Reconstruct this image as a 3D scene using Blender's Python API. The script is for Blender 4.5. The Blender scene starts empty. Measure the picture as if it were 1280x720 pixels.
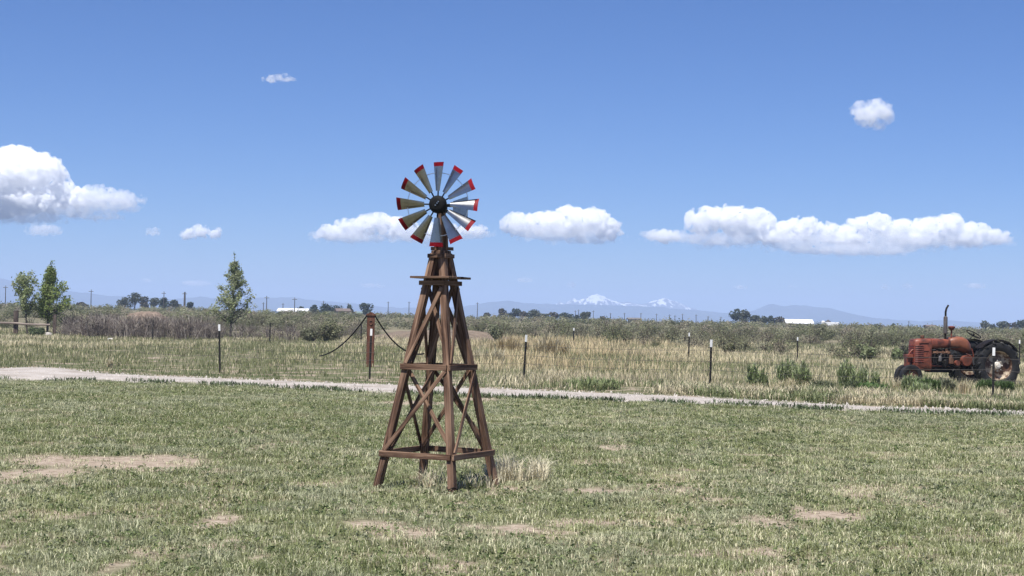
import bpy, bmesh, math, random
import numpy as np
from mathutils import Vector, Matrix, Euler
R = math.radians
rng = np.random.default_rng(11)
random.seed(11)
S = bpy.context.scene
COL = S.collection

# ------------------------------------------------------------------ camera, sky, sun, exposure
F = 2000.0                                   # focal length in pixels of the 1280 px wide photograph
EYE = 1.70
cam = bpy.data.objects.new("camera", bpy.data.cameras.new("camera")); COL.objects.link(cam)
cam.data.sensor_width = 36; cam.data.lens = 36*F/1280
cam.data.clip_start = .1; cam.data.clip_end = 60000
cam.location = (0, 0, EYE)
cam.rotation_euler = (R(90+1.146), R(-1.0), 0)
S.camera = cam
RM = cam.rotation_euler.to_matrix(); RMI = RM.inverted()

SUN_EL, SUN_AZ = 66.0, 207.0                 # azimuth clockwise from +Y: sun behind the camera, to the left
sdir = Vector((math.sin(R(SUN_AZ))*math.cos(R(SUN_EL)), math.cos(R(SUN_AZ))*math.cos(R(SUN_EL)), math.sin(R(SUN_EL))))
W = bpy.data.worlds.new("World"); S.world = W; W.use_nodes = True
wn = W.node_tree.nodes; wl = W.node_tree.links
sky = wn.new('ShaderNodeTexSky'); sky.sky_type = 'NISHITA'; sky.sun_disc = False
sky.sun_elevation = R(SUN_EL); sky.sun_rotation = R(SUN_AZ)
sky.altitude = 0; sky.air_density = 0.65; sky.dust_density = 0.5; sky.ozone_density = 10.0
bg = wn['Background']; bg.inputs['Strength'].default_value = 0.074
hs = wn.new('ShaderNodeHueSaturation'); hs.inputs['Saturation'].default_value = 1.12; hs.inputs['Value'].default_value = 1.05; hs.inputs['Hue'].default_value = .507
wl.new(sky.outputs['Color'], hs.inputs['Color']); wl.new(hs.outputs['Color'], bg.inputs['Color'])
sl = bpy.data.lights.new("sun", 'SUN'); sl.energy = 5.0; sl.angle = R(.53); sl.color = (1, .965, .91)
sun = bpy.data.objects.new("sun", sl); COL.objects.link(sun)
sun.rotation_euler = (-sdir).to_track_quat('-Z', 'Y').to_euler(); sun.location = (-20, -30, 60)
vs = S.view_settings
vs.view_transform = 'Standard'; vs.look = 'None'; vs.exposure = 0.7; vs.gamma = 1; vs.use_curve_mapping = False
S.render.engine = 'CYCLES'
cy = S.cycles
cy.max_bounces = 32; cy.diffuse_bounces = 3; cy.glossy_bounces = 3; cy.transmission_bounces = 3
cy.transparent_max_bounces = 8; cy.volume_bounces = 32
cy.use_denoising = True

# ------------------------------------------------------------------ pixel <-> place helpers
def ray(px, py):
    d = RM @ Vector(((px-640)/F, (360-py)/F, -1)); return d/d.y
def project(p):
    c = RMI @ (Vector(p)-cam.location); return 640+F*c.x/-c.z, 360-F*c.y/-c.z
def flat(px, py):                            # point of the level ground (z = 0) seen at a pixel
    d = ray(px, py); t = -EYE/d.z; return d.x*t, t
def sstep(a, b, x):
    t = np.clip((x-a)/(b-a), 0, 1); return t*t*(3-2*t)
_tab = np.random.default_rng(3).random((256, 256))
def vnoise(x, y, s, seed=0):
    x = np.asarray(x, float)/s+seed*17.31; y = np.asarray(y, float)/s+seed*9.77
    xi = np.floor(x).astype(int); yi = np.floor(y).astype(int); fx = x-xi; fy = y-yi
    fx = fx*fx*(3-2*fx); fy = fy*fy*(3-2*fy)
    g = lambda a, b: _tab[a & 255, b & 255]
    return (g(xi, yi)*(1-fx)+g(xi+1, yi)*fx)*(1-fy)+(g(xi, yi+1)*(1-fx)+g(xi+1, yi+1)*fx)*fy
def fbm(x, y, s, seed=0):
    return (vnoise(x, y, s, seed)+.5*vnoise(x, y, s/2.1, seed+1)+.25*vnoise(x, y, s/4.3, seed+2))/1.75
def terrain(x, y):
    x = np.asarray(x, float); y = np.asarray(y, float)
    H = np.clip(1.62-.0078*x*320/np.maximum(y, 320), .5, 3.2)
    h = H*sstep(78, 325, y)*(1-.95*sstep(560, 1100, y))
    h = h+.05*(fbm(x, y, 9, 5)-.5)*sstep(50, 70, y)+.5*(fbm(x, y, 45, 6)-.5)*sstep(95, 200, y)*(1-sstep(600, 1000, y))
    return h
def th(x, y): return float(terrain(x, y))
def base(px, Y):                             # ground point at depth Y in pixel column px
    x = (px-640)/F*Y
    for _ in range(6):
        x += (px-project((x, Y, th(x, Y)))[0])/F*Y
    return Vector((x, Y, th(x, Y)))
def top_z(px, py, Y): return EYE+ray(px, py).z*Y

# ------------------------------------------------------------------ object helpers
def tag(o, label=None, cat=None, group=None, kind=None):
    if label: o['label'] = label
    if cat: o['category'] = cat
    if group: o['group'] = group
    if kind: o['kind'] = kind
    return o
def link(o, parent=None):
    COL.objects.link(o)
    if parent: o.parent = parent
    return o
def empty(name, loc, rz=0, label=None, cat=None, group=None):
    o = bpy.data.objects.new(name, None); o.empty_display_size = .3
    link(o); o.location = loc; o.rotation_euler = (0, 0, rz)
    return tag(o, label, cat, group)
def copy_thing(root, loc, rz=0, sc=None, label=None):
    c = root.copy(); link(c); c.location = loc; c.rotation_euler = (0, 0, rz)
    if sc is not None: c.scale = sc
    if label: c['label'] = label
    for ch in root.children:
        d = ch.copy(); link(d, c)
        for g in ch.children:
            e = g.copy(); link(e, d)
    return c

class MB:
    def __init__(s): s.v = []; s.f = []; s.m = []
    def add(s, v, f, m=0, M=None):
        o = len(s.v); s.v += [tuple(M @ Vector(p)) if M else tuple(p) for p in v]
        s.f += [tuple(i+o for i in q) for q in f]; s.m += [m]*len(f); return s
    def box(s, c, d, M=None, m=0):
        x, y, z = d[0]/2, d[1]/2, d[2]/2
        v = [Vector(c)+Vector(q) for q in ((-x,-y,-z),(x,-y,-z),(x,y,-z),(-x,y,-z),(-x,-y,z),(x,-y,z),(x,y,z),(-x,y,z))]
        return s.add(v, [(0,3,2,1),(4,5,6,7),(0,1,5,4),(1,2,6,5),(2,3,7,6),(3,0,4,7)], m, M)
    def tube(s, pts, rad, n=8, m=0, caps=True):
        pts = [Vector(p) for p in pts]
        if not hasattr(rad, '__len__'): rad = [rad]*len(pts)
        v = []; f = []; ref = None
        for i, p in enumerate(pts):
            t = (pts[min(i+1, len(pts)-1)]-pts[max(i-1, 0)]).normalized()
            if ref is None: ref = Vector((1, 0, 0)) if abs(t.x) < .8 else Vector((0, 1, 0))
            u = (ref-t*ref.dot(t)).normalized(); w = t.cross(u); ref = u
            for k in range(n):
                a = 2*math.pi*k/n; v.append(p+(u*math.cos(a)+w*math.sin(a))*rad[i])
        for i in range(len(pts)-1):
            for k in range(n):
                a, b = i*n+k, i*n+(k+1) % n; f.append((a, b, b+n, a+n))
        if caps: f.append(tuple(range(n-1, -1, -1))); f.append(tuple((len(pts)-1)*n+k for k in range(n)))
        return s.add(v, f, m)
    def lathe(s, prof, o, axis, n=32, m=0):  # prof = [(r, h)] along axis, closed by the caller
        o = Vector(o); a = Vector(axis).normalized()
        u = a.orthogonal().normalized(); w = a.cross(u); v = []; f = []
        for r, h in prof:
            for k in range(n):
                t = 2*math.pi*k/n; v.append(o+a*h+(u*math.cos(t)+w*math.sin(t))*max(r, 1e-4))
        for i in range(len(prof)-1):
            for k in range(n):
                p, q = i*n+k, i*n+(k+1) % n; f.append((p, q, q+n, p+n))
        return s.add(v, f, m)
    def prism(s, poly, y0, y1, m=0, M=None): # poly in (x, z), extruded along y
        n = len(poly); v = [(x, y0, z) for x, z in poly]+[(x, y1, z) for x, z in poly]
        f = [tuple(range(n)), tuple(range(2*n-1, n-1, -1))]+[(i, i+n, (i+1) % n+n, (i+1) % n) for i in range(n)]
        return s.add(v, f, m, M)
    def build(s, name, mats, parent=None, smooth=35, bevel=0, loc=None):
        me = bpy.data.meshes.new(name); me.from_pydata(s.v, [], s.f)
        mats = mats if isinstance(mats, (list, tuple)) else [mats]
        for q in mats: me.materials.append(q)
        me.polygons.foreach_set('material_index', s.m)
        bm = bmesh.new(); bm.from_mesh(me); bmesh.ops.recalc_face_normals(bm, faces=bm.faces[:]); bm.to_mesh(me); bm.free()
        if smooth:
            me.shade_smooth(); me.set_sharp_from_angle(angle=R(smooth))
        o = bpy.data.objects.new(name, me); link(o, parent)
        if loc is not None: o.location = loc
        if bevel:
            b = o.modifiers.new('bevel', 'BEVEL'); b.width = bevel; b.segments = 2; b.limit_method = 'ANGLE'; b.angle_limit = R(40)
        return o

def big(name, verts, col, quads=None, tris=None, mat=None, parent=None):
    """one mesh from numpy arrays, with a colour per vertex"""
    me = bpy.data.meshes.new(name)
    nq = 0 if quads is None else len(quads); nt = 0 if tris is None else len(tris)
    me.vertices.add(len(verts)); me.vertices.foreach_set('co', np.asarray(verts, np.float32).ravel())
    li = []
    if nq: li.append(np.asarray(quads, np.int32).ravel())
    if nt: li.append(np.asarray(tris, np.int32).ravel())
    li = np.concatenate(li); me.loops.add(len(li)); me.loops.foreach_set('vertex_index', li)
    st = np.concatenate([np.arange(nq)*4, nq*4+np.arange(nt)*3]).astype(np.int32)
    me.polygons.add(nq+nt); me.polygons.foreach_set('loop_start', st)
    me.update(calc_edges=True); me.validate()
    a = me.color_attributes.new('Col', 'FLOAT_COLOR', 'POINT')
    c4 = np.ones((len(verts), 4), np.float32); c4[:, :3] = col; a.data.foreach_set('color', c4.ravel())
    if mat: me.materials.append(mat)
    o = bpy.data.objects.new(name, me); link(o, parent); return o

def blade_arrays(x, y, z, h, w, lean, col):
    n = len(x); a = rng.random(n)*2*np.pi; b = a+np.pi/2+rng.normal(0, .5, n)
    d = np.stack([np.cos(a), np.sin(a)], 1); sd = np.stack([np.cos(b), np.sin(b)], 1)
    V = np.zeros((n, 5, 3)); P = np.stack([x, y], 1)
    V[:, 0, :2] = P-sd*w[:, None]/2; V[:, 1, :2] = P+sd*w[:, None]/2
    mid = P+d*(lean*h*.3)[:, None]
    V[:, 2, :2] = mid-sd*w[:, None]*.42; V[:, 3, :2] = mid+sd*w[:, None]*.42
    V[:, 4, :2] = P+d*(lean*h)[:, None]
    V[:, 0:2, 2] = (z-.01)[:, None]; V[:, 2:4, 2] = (z+h*.6)[:, None]; V[:, 4, 2] = z+h*np.sqrt(np.clip(1-.45*lean**2, .15, 1))
    i = np.arange(n)[:, None]*5
    return V.reshape(-1, 3), np.repeat(col, 5, 0), i+np.array([[0, 1, 3, 2]]), i+np.array([[2, 3, 4]])

def leaf_arrays(c, size, col, out=None, loose=.7):
    """diamond leaves at centres c; out: the way each leaf roughly faces"""
    n = len(c); u = rng.normal(size=(n, 3))
    if out is not None:
        w = out/np.maximum(np.linalg.norm(out, axis=1), 1e-6)[:, None]+loose*.6*rng.normal(size=(n, 3)); w /= np.linalg.norm(w, axis=1)[:, None]
        u = np.cross(w, u)
    u /= np.linalg.norm(u, axis=1)[:, None]
    v = np.cross(u, w) if out is not None else np.cross(u, rng.normal(size=(n, 3)))
    v /= np.linalg.norm(v, axis=1)[:, None]
    s = (size*(.6+.8*rng.random(n)))[:, None]
    V = np.stack([c-u*s*.6, c-v*s*.36, c+u*s*.6, c+v*s*.36], 1)
    return V.reshape(-1, 3), np.repeat(col, 4, 0), np.arange(n)[:, None]*4+np.arange(4)[None]

def twig_arrays(p0, p1, r):
    """thin three-sided tapering twigs"""
    d = p1-p0; t = np.cross(d, rng.normal(size=d.shape)); t /= np.linalg.norm(t, axis=1)[:, None]
    b = np.cross(d, t); b /= np.linalg.norm(b, axis=1)[:, None]; V = []
    for p, k in ((p0, 1.), (p1, .45)):
        for a in (0, 2.094, 4.189): V.append(p+(t*math.cos(a)+b*math.sin(a))*(r*k)[:, None])
    V = np.stack(V, 1); i = np.arange(len(p0))[:, None]*6
    q = np.concatenate([i+np.array([[k, (k+1) % 3, (k+1) % 3+3, k+3]]) for k in range(3)])
    return V.reshape(-1, 3), q

# ------------------------------------------------------------------ materials
def mat(name, base=(.5,.5,.5), rough=.6, metal=0., spec=.5):
    m = bpy.data.materials.new(name); m.use_nodes = True; nt = m.node_tree
    b = nt.nodes['Principled BSDF']
    b.inputs['Base Color'].default_value = (*base, 1); b.inputs['Roughness'].default_value = rough
    b.inputs['Metallic'].default_value = metal; b.inputs['Specular IOR Level'].default_value = spec
    return m
def ramp(nt, fac, stops):
    r = nt.nodes.new('ShaderNodeValToRGB'); e = r.color_ramp.elements
    while len(e) < len(stops): e.new(.5)
    for k, (p, c) in enumerate(stops): e[k].position = p; e[k].color = (*c, 1) if len(c) == 3 else c
    nt.links.new(fac, r.inputs['Fac']); return r.outputs['Color']
def noise(nt, scale, detail=4, rough=.6, vec=None, dist=0):
    n = nt.nodes.new('ShaderNodeTexNoise'); n.inputs['Scale'].default_value = scale
    n.inputs['Detail'].default_value = detail; n.inputs['Roughness'].default_value = rough; n.inputs['Distortion'].default_value = dist
    if vec is not None: nt.links.new(vec, n.inputs['Vector'])
    return n.outputs['Fac']
def coords(nt, which='Object', scale=(1,1,1), rand=False):
    t = nt.nodes.new('ShaderNodeTexCoord'); mp = nt.nodes.new('ShaderNodeMapping'); mp.inputs['Scale'].default_value = scale
    nt.links.new(t.outputs[which], mp.inputs['Vector'])
    if rand:
        oi = nt.nodes.new('ShaderNodeObjectInfo'); ml = nt.nodes.new('ShaderNodeMath'); ml.operation = 'MULTIPLY'; ml.inputs[1].default_value = 91.7
        nt.links.new(oi.outputs['Random'], ml.inputs[0]); nt.links.new(ml.outputs[0], mp.inputs['Location'])
    return mp.outputs['Vector']
def mixc(nt, fac, a, b):
    m = nt.nodes.new('ShaderNodeMix'); m.data_type = 'RGBA'
    if isinstance(fac, float): m.inputs['Factor'].default_value = fac
    else: nt.links.new(fac, m.inputs['Factor'])
    for s, q in ((m.inputs['A'], a), (m.inputs['B'], b)):
        if isinstance(q, tuple): s.default_value = (*q, 1)
        else: nt.links.new(q, s)
    return m.outputs['Result']
def bump(nt, h, strength=.3, dist=.02):
    b = nt.nodes.new('ShaderNodeBump'); b.inputs['Strength'].default_value = strength; b.inputs['Distance'].default_value = dist
    nt.links.new(h, b.inputs['Height']); nt.links.new(b.outputs['Normal'], nt.nodes['Principled BSDF'].inputs['Normal'])
def setc(m, c): m.node_tree.links.new(c, m.node_tree.nodes['Principled BSDF'].inputs['Base Color'])
def mottled(name, c1, c2, scale=6, rough=.6, metal=0., lo=.35, hi=.65, detail=5, bmp=0, spec=.4, stretch=(1,1,1), rand=True):
    m = mat(name, c1, rough, metal, spec); nt = m.node_tree
    n = noise(nt, scale, detail, .65, coords(nt, 'Object', stretch, rand)); setc(m, ramp(nt, n, [(lo, c1), (hi, c2)]))
    if bmp: bump(nt, n, bmp, .01)
    return m
def leafmat(name, trans=.35, rough=.55, spec=.25):
    m = mat(name, (.1,.1,.1), rough, 0, spec); nt = m.node_tree; p = nt.nodes['Principled BSDF']
    a = nt.nodes.new('ShaderNodeAttribute'); a.attribute_name = 'Col'; nt.links.new(a.outputs['Color'], p.inputs['Base Color'])
    t = nt.nodes.new('ShaderNodeBsdfTranslucent'); nt.links.new(a.outputs['Color'], t.inputs['Color'])
    x = nt.nodes.new('ShaderNodeMixShader'); x.inputs[0].default_value = trans
    nt.links.new(p.outputs[0], x.inputs[1]); nt.links.new(t.outputs[0], x.inputs[2])
    nt.links.new(x.outputs[0], nt.nodes['Material Output'].inputs['Surface']); return m
M_GRASS = leafmat('grass_blades', .3, .5, .35)
M_LEAF = leafmat('foliage', .42, .6, .25)
M_TWIG = leafmat('bare_twigs', .0, .85, .1)

# wood of the windmill: grain runs along each board's own z axis
def wood(name, dark, mid, light):
    m = mat(name, mid, .75, 0, .25); nt = m.node_tree
    v = coords(nt, 'Object', (38, 38, 1.6), True); g = noise(nt, 1.0, 6, .62, v, .4)
    v2 = coords(nt, 'Object', (5, 5, 2.2), True); b = noise(nt, 1.0, 3, .5, v2)
    c = ramp(nt, g, [(.37, dark), (.50, mid), (.66, light)])
    c = mixc(nt, ramp(nt, b, [(.42, (0,0,0)), (.72, (.55,.55,.55))]), c, light)
    setc(m, c); bump(nt, g, .35, .004); return m
M_WOOD = wood('stained_lumber', (.020,.009,.005), (.098,.052,.032), (.29,.185,.122))
M_OLDWOOD = wood('weathered_timber', (.022,.016,.013), (.060,.042,.033), (.16,.125,.10))
M_POSTWOOD = wood('rust_brown_timber', (.045,.018,.011), (.105,.042,.024), (.19,.09,.058))
M_GALV = mottled('galvanised_sheet', (.25,.25,.24), (.36,.36,.355), 14, .26, .95, .3, .7)
M_RED = mottled('red_enamel', (.14,.003,.007), (.21,.005,.011), 9, .5, 0, .3, .7, spec=.12)
M_BLACK = mottled('black_paint', (.005,.005,.006), (.011,.011,.011), 12, .7, spec=.12)
M_WIRE = mat('bright_wire', (.6,.6,.6), .3, 1)
M_TPOST = mottled('dark_post_steel', (.014,.016,.014), (.04,.032,.026), 20, .55, .3)
M_WHITE = mottled('white_paint', (.80,.80,.78), (.68,.68,.66), 16, .5)
M_FWIRE = mat('fence_wire', (.13,.115,.10), .6, .6)
M_PAINT = mottled('faded_red_tractor_paint', (.205,.055,.030), (.050,.019,.014), 4.6, .48, 0, .42, .62, 8)
M_TANK = mottled('sun_bleached_orange_paint', (.23,.082,.040), (.10,.036,.022), 4.0, .48, 0, .40, .66, 8)
M_GREASE = mottled('greasy_iron', (.005,.0045,.0045), (.018,.013,.010), 9, .6, .1, spec=.25)
M_RUST = mottled('rusty_iron', (.075,.034,.020), (.17,.085,.05), 12, .8)
M_RIM = mottled('rusty_cream_rim', (.40,.33,.24), (.085,.042,.025), 3.2, .6, 0, .45, .51, 6)
M_HUB = mottled('chalky_white_hub', (.72,.70,.64), (.42,.36,.28), 8, .6)
M_TYRE = mottled('sun_greyed_rubber', (.007,.007,.007), (.020,.019,.018), 5, .62, spec=.35)
M_MUF = mottled('grey_muffler', (.16,.15,.15), (.09,.07,.06), 6, .55, .4)
M_STONE = mottled('pale_stone', (.42,.39,.36), (.28,.25,.22), 9, .9, 0, .35, .65, 5, .4)
M_BARK = mottled('bark', (.10,.085,.07), (.05,.042,.034), 10, .9, stretch=(3,3,.6))
M_POLE = mottled('grey_pole_wood', (.09,.08,.075), (.055,.05,.048), 2, .9)

# ------------------------------------------------------------------ ground, road
# bare places of the lawn
def spots(px, py, rx, ry):                    # an ellipse of the photo, as a place on the ground: centre, half width, half depth
    x, y = flat(px, py); y0 = flat(px, py+ry)[1]; y1 = flat(px, py-ry)[1]; return x, y, rx/F*y, (y1-y0)/2
def blob(x, y, s, seed=0, soft=.5):
    cx, cy_, a, b = s; r = np.sqrt(((x-cx)/a)**2+((y-cy_)/b)**2)+1.1*(fbm(x*1.0, y*.7, .8, seed)-.5)+.9*(fbm(x, y*.8, .17, seed+4)-.5)
    return 1-sstep(1-soft, 1+soft*.5, r)
BARE = [spots(155,577,150,11), spots(40,592,50,9), spots(272,650,26,12), spots(462,656,36,8), spots(525,670,22,5), spots(760,614,50,3), spots(900,626,36,4), spots(1040,647,42,7), spots(958,656,40,6),
        spots(960,692,22,10), spots(150,708,18,12), spots(1005,640,12,9), spots(760,560,25,4), spots(650,662,25,6), spots(330,698,14,6), spots(520,505,60,3), spots(600,500,30,3)]
def bare_mask(x, y):
    m = np.zeros_like(x)
    for k, s in enumerate(BARE): m = np.maximum(m, blob(x, y, s, k))
    return m
def axis_vals():
    a = list(np.arange(-30, 8, 1.5))+list(np.arange(8, 42, .22))+list(np.arange(42, 60, 1.)); v = 60.
    while v < 9300: a.append(v); v *= 1.035
    return np.array(a+[9400.])
def make_ground():
    ys = axis_vals(); us = np.linspace(-1, 1, 361); us = np.sign(us)*np.abs(us)**2.3; V = []
    for y in ys:
        w = 70+.95*max(y, 0); x = us*w
        V.append(np.stack([x, np.full_like(x, y), terrain(x, np.full_like(x, y))], 1))
    V = np.concatenate(V); nx = len(us); ny = len(ys); bare = np.where(V[:, 1] < 43, bare_mask(V[:, 0], V[:, 1]), 0)[:, None]*np.ones(3)
    i = (np.arange(ny-1)[:, None]*nx+np.arange(nx-1)[None]).ravel()
    q = np.stack([i, i+1, i+1+nx, i+nx], 1)
    m = mat('dry_soil', (.3,.25,.2), .95, 0, .1); nt = m.node_tree
    P = nt.nodes.new('ShaderNodeNewGeometry').outputs['Position']
    fine = noise(nt, 9, 6, .7, P); mid = noise(nt, .9, 5, .6, P); wide = noise(nt, .06, 4, .6, P)
    soil = ramp(nt, fine, [(.30, (.13,.098,.072)), (.48, (.27,.215,.165)), (.70, (.40,.335,.27))])
    thatch = ramp(nt, fine, [(.3, (.05,.055,.026)), (.55, (.12,.125,.065)), (.75, (.24,.225,.135))])
    near = mixc(nt, ramp(nt, mid, [(.40, (0,0,0)), (.50, (1,1,1))]), soil, thatch)
    at_ = nt.nodes.new('ShaderNodeAttribute'); at_.attribute_name = 'Col'; near = mixc(nt, at_.outputs['Fac'], near, soil)
    far = ramp(nt, wide, [(.35, (.11,.105,.062)), (.65, (.19,.165,.115))])
    sx = nt.nodes.new('ShaderNodeSeparateXYZ'); nt.links.new(P, sx.inputs[0])
    mr = nt.nodes.new('ShaderNodeMapRange'); mr.inputs['From Min'].default_value = 60; mr.inputs['From Max'].default_value = 110
    nt.links.new(sx.outputs['Y'], mr.inputs['Value'])
    setc(m, mixc(nt, mr.outputs[0], near, far)); bump(nt, fine, .6, .03)
    o = big('ground', V, bare, q, None, m); o.data.shade_smooth()
    return tag(o, kind='structure')
make_ground()

NEAR = [(0,475.5),(120,477.5),(240,481),(360,486),(480,491.5),(640,497.5),(880,506),(1100,515.5),(1280,521.5)]
FAR = [(0,461.5),(45,459.8),(80,460.8),(130,467.2),(240,472),(480,481),(640,487),(880,497),(1100,508.8),(1280,515)]
npt = np.array([flat(*p) for p in NEAR]); fpt = np.array([flat(*p) for p in FAR])
def edge(pts):
    def g(x):
        x = np.asarray(x, float); y = np.interp(x, pts[:, 0], pts[:, 1])
        sl = -.5; y = np.where(x < pts[0, 0], pts[0, 1]+(pts[0, 0]-x)*-sl*.2, y); y = np.where(x > pts[-1, 0], pts[-1, 1]+(x-pts[-1, 0])*sl*.8, y)
        return y
    return g
yn0, yf0 = edge(npt), edge(fpt)
yn = lambda x: yn0(x)+.55*(fbm(x, np.zeros_like(x), 1.3, 8)-.5)
yf = lambda x: yf0(x)+.4*(fbm(x, np.zeros_like(x), 1.1, 9)-.5)
def make_road():
    xs = np.arange(-34, 26, .12); a, b = yn(xs), yf(xs); ts = np.linspace(0, 1, 7); V = []
    for t in ts:
        y = a*(1-t)+b*t
        z = .012+.02*math.sin(t*math.pi)*(.4+fbm(xs, y, 1.6, 4))+.05*np.exp(-((xs+13.4)/1.6)**2)*sstep(.3, .9, t)*(1-sstep(.93, 1., t))
        if t in (0, 1): z = np.full_like(xs, .004)
        V.append(np.stack([xs, y, z], 1))
    V = np.concatenate(V); nx = len(xs)
    i = (np.arange(len(ts)-1)[:, None]*nx+np.arange(nx-1)[None]).ravel()
    m = mat('pale_gravel', (.45,.42,.39), .95, 0, .15); nt = m.node_tree
    P = nt.nodes.new('ShaderNodeNewGeometry').outputs['Position']
    f = noise(nt, 26, 4, .75, P); w = noise(nt, 1.1, 4, .6, P)
    c = ramp(nt, f, [(.3, (.23,.20,.178)), (.5, (.38,.345,.315)), (.7, (.52,.485,.45))])
    setc(m, mixc(nt, ramp(nt, w, [(.44, (0,0,0)), (.66, (.85,.85,.85))]), c, (.25,.215,.18))); bump(nt, f, .7, .03)
    o = big('gravel_road', V, np.array([.5,.5,.5]), np.stack([i, i+1, i+1+nx, i+nx], 1), None, m); o.data.shade_smooth()
    return tag(o, kind='structure')
make_road()

def mound(name, px0, px1, Y, py_top, depth, seed, col):
    a, b = base(px0, Y), base(px1, Y); c = (a+b)/2; w = (b-a).length/2
    H = top_z((px0+px1)/2, py_top, Y)-c.z
    n = 60; g = np.linspace(-1, 1, n); X, Yy = np.meshgrid(g, g)
    r2 = X**2+Yy**2; px_ = c.x+X*w*1.05; py_ = c.y+Yy*depth
    z = terrain(px_, py_)+H*np.clip(1-r2, 0, 1)**.8*(.65+.7*fbm(px_, py_, w*.5, seed))+.12*(fbm(px_, py_, .7, seed+3)-.5)*(r2 < .95)-.12*(r2 >= 1)
    V = np.stack([px_.ravel(), py_.ravel(), z.ravel()], 1)
    i = (np.arange(n-1)[:, None]*n+np.arange(n-1)[None]).ravel()
    m = mottled(name+'_soil', col, tuple(k*.6 for k in col), 1.6, .95, detail=8, bmp=.6, spec=.1, rand=False)
    o = big(name, V, np.array([.5,.5,.5]), np.stack([i, i+1, i+1+n, i+n], 1), None, m)
    return tag(o, kind='structure')
MND = mound('dirt_mound', 455, 650, 112, 411, 7, 2, (.19,.15,.115))
mound('dirt_mound', 148, 218, 160, 390, 6, 5, (.23,.175,.135))

# ------------------------------------------------------------------ mountains (real ridges, far off; the haze makes them blue)
def ridge(name, pts, Y, depth, seed, snow=None, col=(.032,.048,.05)):
    """pts = skyline as pixels of the photograph, turned into heights at distance Y"""
    pts = np.array(pts, float); pxs = np.linspace(pts[0, 0], pts[-1, 0], int((pts[-1, 0]-pts[0, 0])/1.6))
    sk = np.interp(pxs, pts[:, 0], pts[:, 1])
    X = np.array([ray(p, q).x*Y for p, q in zip(pxs, sk)]); Z = np.array([EYE+ray(p, q).z*Y for p, q in zip(pxs, sk)])
    Z = Z+(fbm(X, np.zeros_like(X), 130, seed)-.5)*9+(fbm(X, np.zeros_like(X), 38, seed+1)-.5)*6+(fbm(X, np.zeros_like(X), 13, seed+2)-.5)*3.5
    ts = np.concatenate([np.linspace(-1, 0, 26), np.linspace(.06, 1, 12)]); V = []
    for t in ts:
        y = Y+t*depth+(fbm(X, np.full_like(X, t*depth), 260, seed+3)-.5)*depth*.25*(1-abs(t))
        rel = (1-abs(t))**1.15*(1+.55*(fbm(X*1.6, y*.5, 170, seed+2)-.5)*(1-(1-abs(t))**3)*1.6)
        V.append(np.stack([X, y, -1.5+(Z+1.5)*rel], 1))
    V = np.concatenate(V); nx = len(X)
    i = (np.arange(len(ts)-1)[:, None]*nx+np.arange(nx-1)[None]).ravel()
    m = mat(name+'_slopes', col, .95, 0, .1); nt = m.node_tree
    P = nt.nodes.new('ShaderNodeNewGeometry').outputs['Position']
    n = noise(nt, .012, 6, .65, P); c = ramp(nt, n, [(.35, col), (.65, tuple(k*.62 for k in col))])
    if snow:
        s = nt.nodes.new('ShaderNodeSeparateXYZ'); nt.links.new(P, s.inputs[0])
        mp = nt.nodes.new('ShaderNodeMapping'); mp.inputs['Scale'].default_value = (1, .35, .5); nt.links.new(P, mp.inputs['Vector'])
        streak = noise(nt, .045, 5, .6, mp.outputs['Vector'], .5)
        ad = nt.nodes.new('ShaderNodeMath'); ad.operation = 'MULTIPLY_ADD'; ad.inputs[1].default_value = snow[1]; ad.inputs[2].default_value = -snow[0]*snow[1]
        nt.links.new(s.outputs['Z'], ad.inputs[0]); a2 = nt.nodes.new('ShaderNodeMath'); nt.links.new(streak, a2.inputs[0]); nt.links.new(ad.outputs[0], a2.inputs[1]); ad = a2
        mr = nt.nodes.new('ShaderNodeMapRange'); mr.inputs['From Min'].default_value = .49; mr.inputs['From Max'].default_value = .55
        nt.links.new(ad.outputs[0], mr.inputs['Value']); c = mixc(nt, mr.outputs[0], c, (.80,.82,.86))
    setc(m, c)
    o = big(name, V, np.array([.5,.5,.5]), np.stack([i, i+1, i+1+nx, i+nx], 1), None, m); o.data.shade_smooth()
    return tag(o, kind='structure')
ridge('blue_mountains', [(-420,352),(-200,340),(-60,343),(0,348),(40,356),(90,364),(130,369),(170,371),(215,374),(250,371),(280,375),(330,372),(362,371),(420,378),(480,384),(540,386),(585,382),(610,378),(640,376.5),(655,379),(690,380),(740,381),(800,383),(850,386),(880,389),(905,391),(930,391),(945,387.5),(955,382.5),(965,379),(972,380.5),(982,381.5),(995,380.5),(1008,381.5),(1020,383.5),(1037,385),(1060,390),(1085,396),(1120,400),(1150,402),(1185,400),(1230,404),(1280,408),(1400,402),(1600,396)], 7000, 900, 21)
ridge('snowy_mountains', [(560,396),(640,389),(690,383),(700,376.5),(706,379),(712,375),(718,373),(724,376),(730,373),(736,370.5),(742,368.5),(747,367.5),(751,369.5),(756,371),(762,374),(770,376.5),(778,378),(786,376.5),(795,379),(808,379),(816,376.5),(822,375),(828,373.5),(833,373),(838,375.5),(846,377),(852,379.5),(858,382.5),(870,387),(900,393),(980,400)], 8200, 450, 33, snow=(101, .0030), col=(.12,.13,.16))
ridge('snow_patch_ridge', [(960,399),(1000,387),(1018,384),(1036,386),(1080,397),(1110,402)], 7900, 350, 37, snow=(70, .006), col=(.12,.13,.15))

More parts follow.
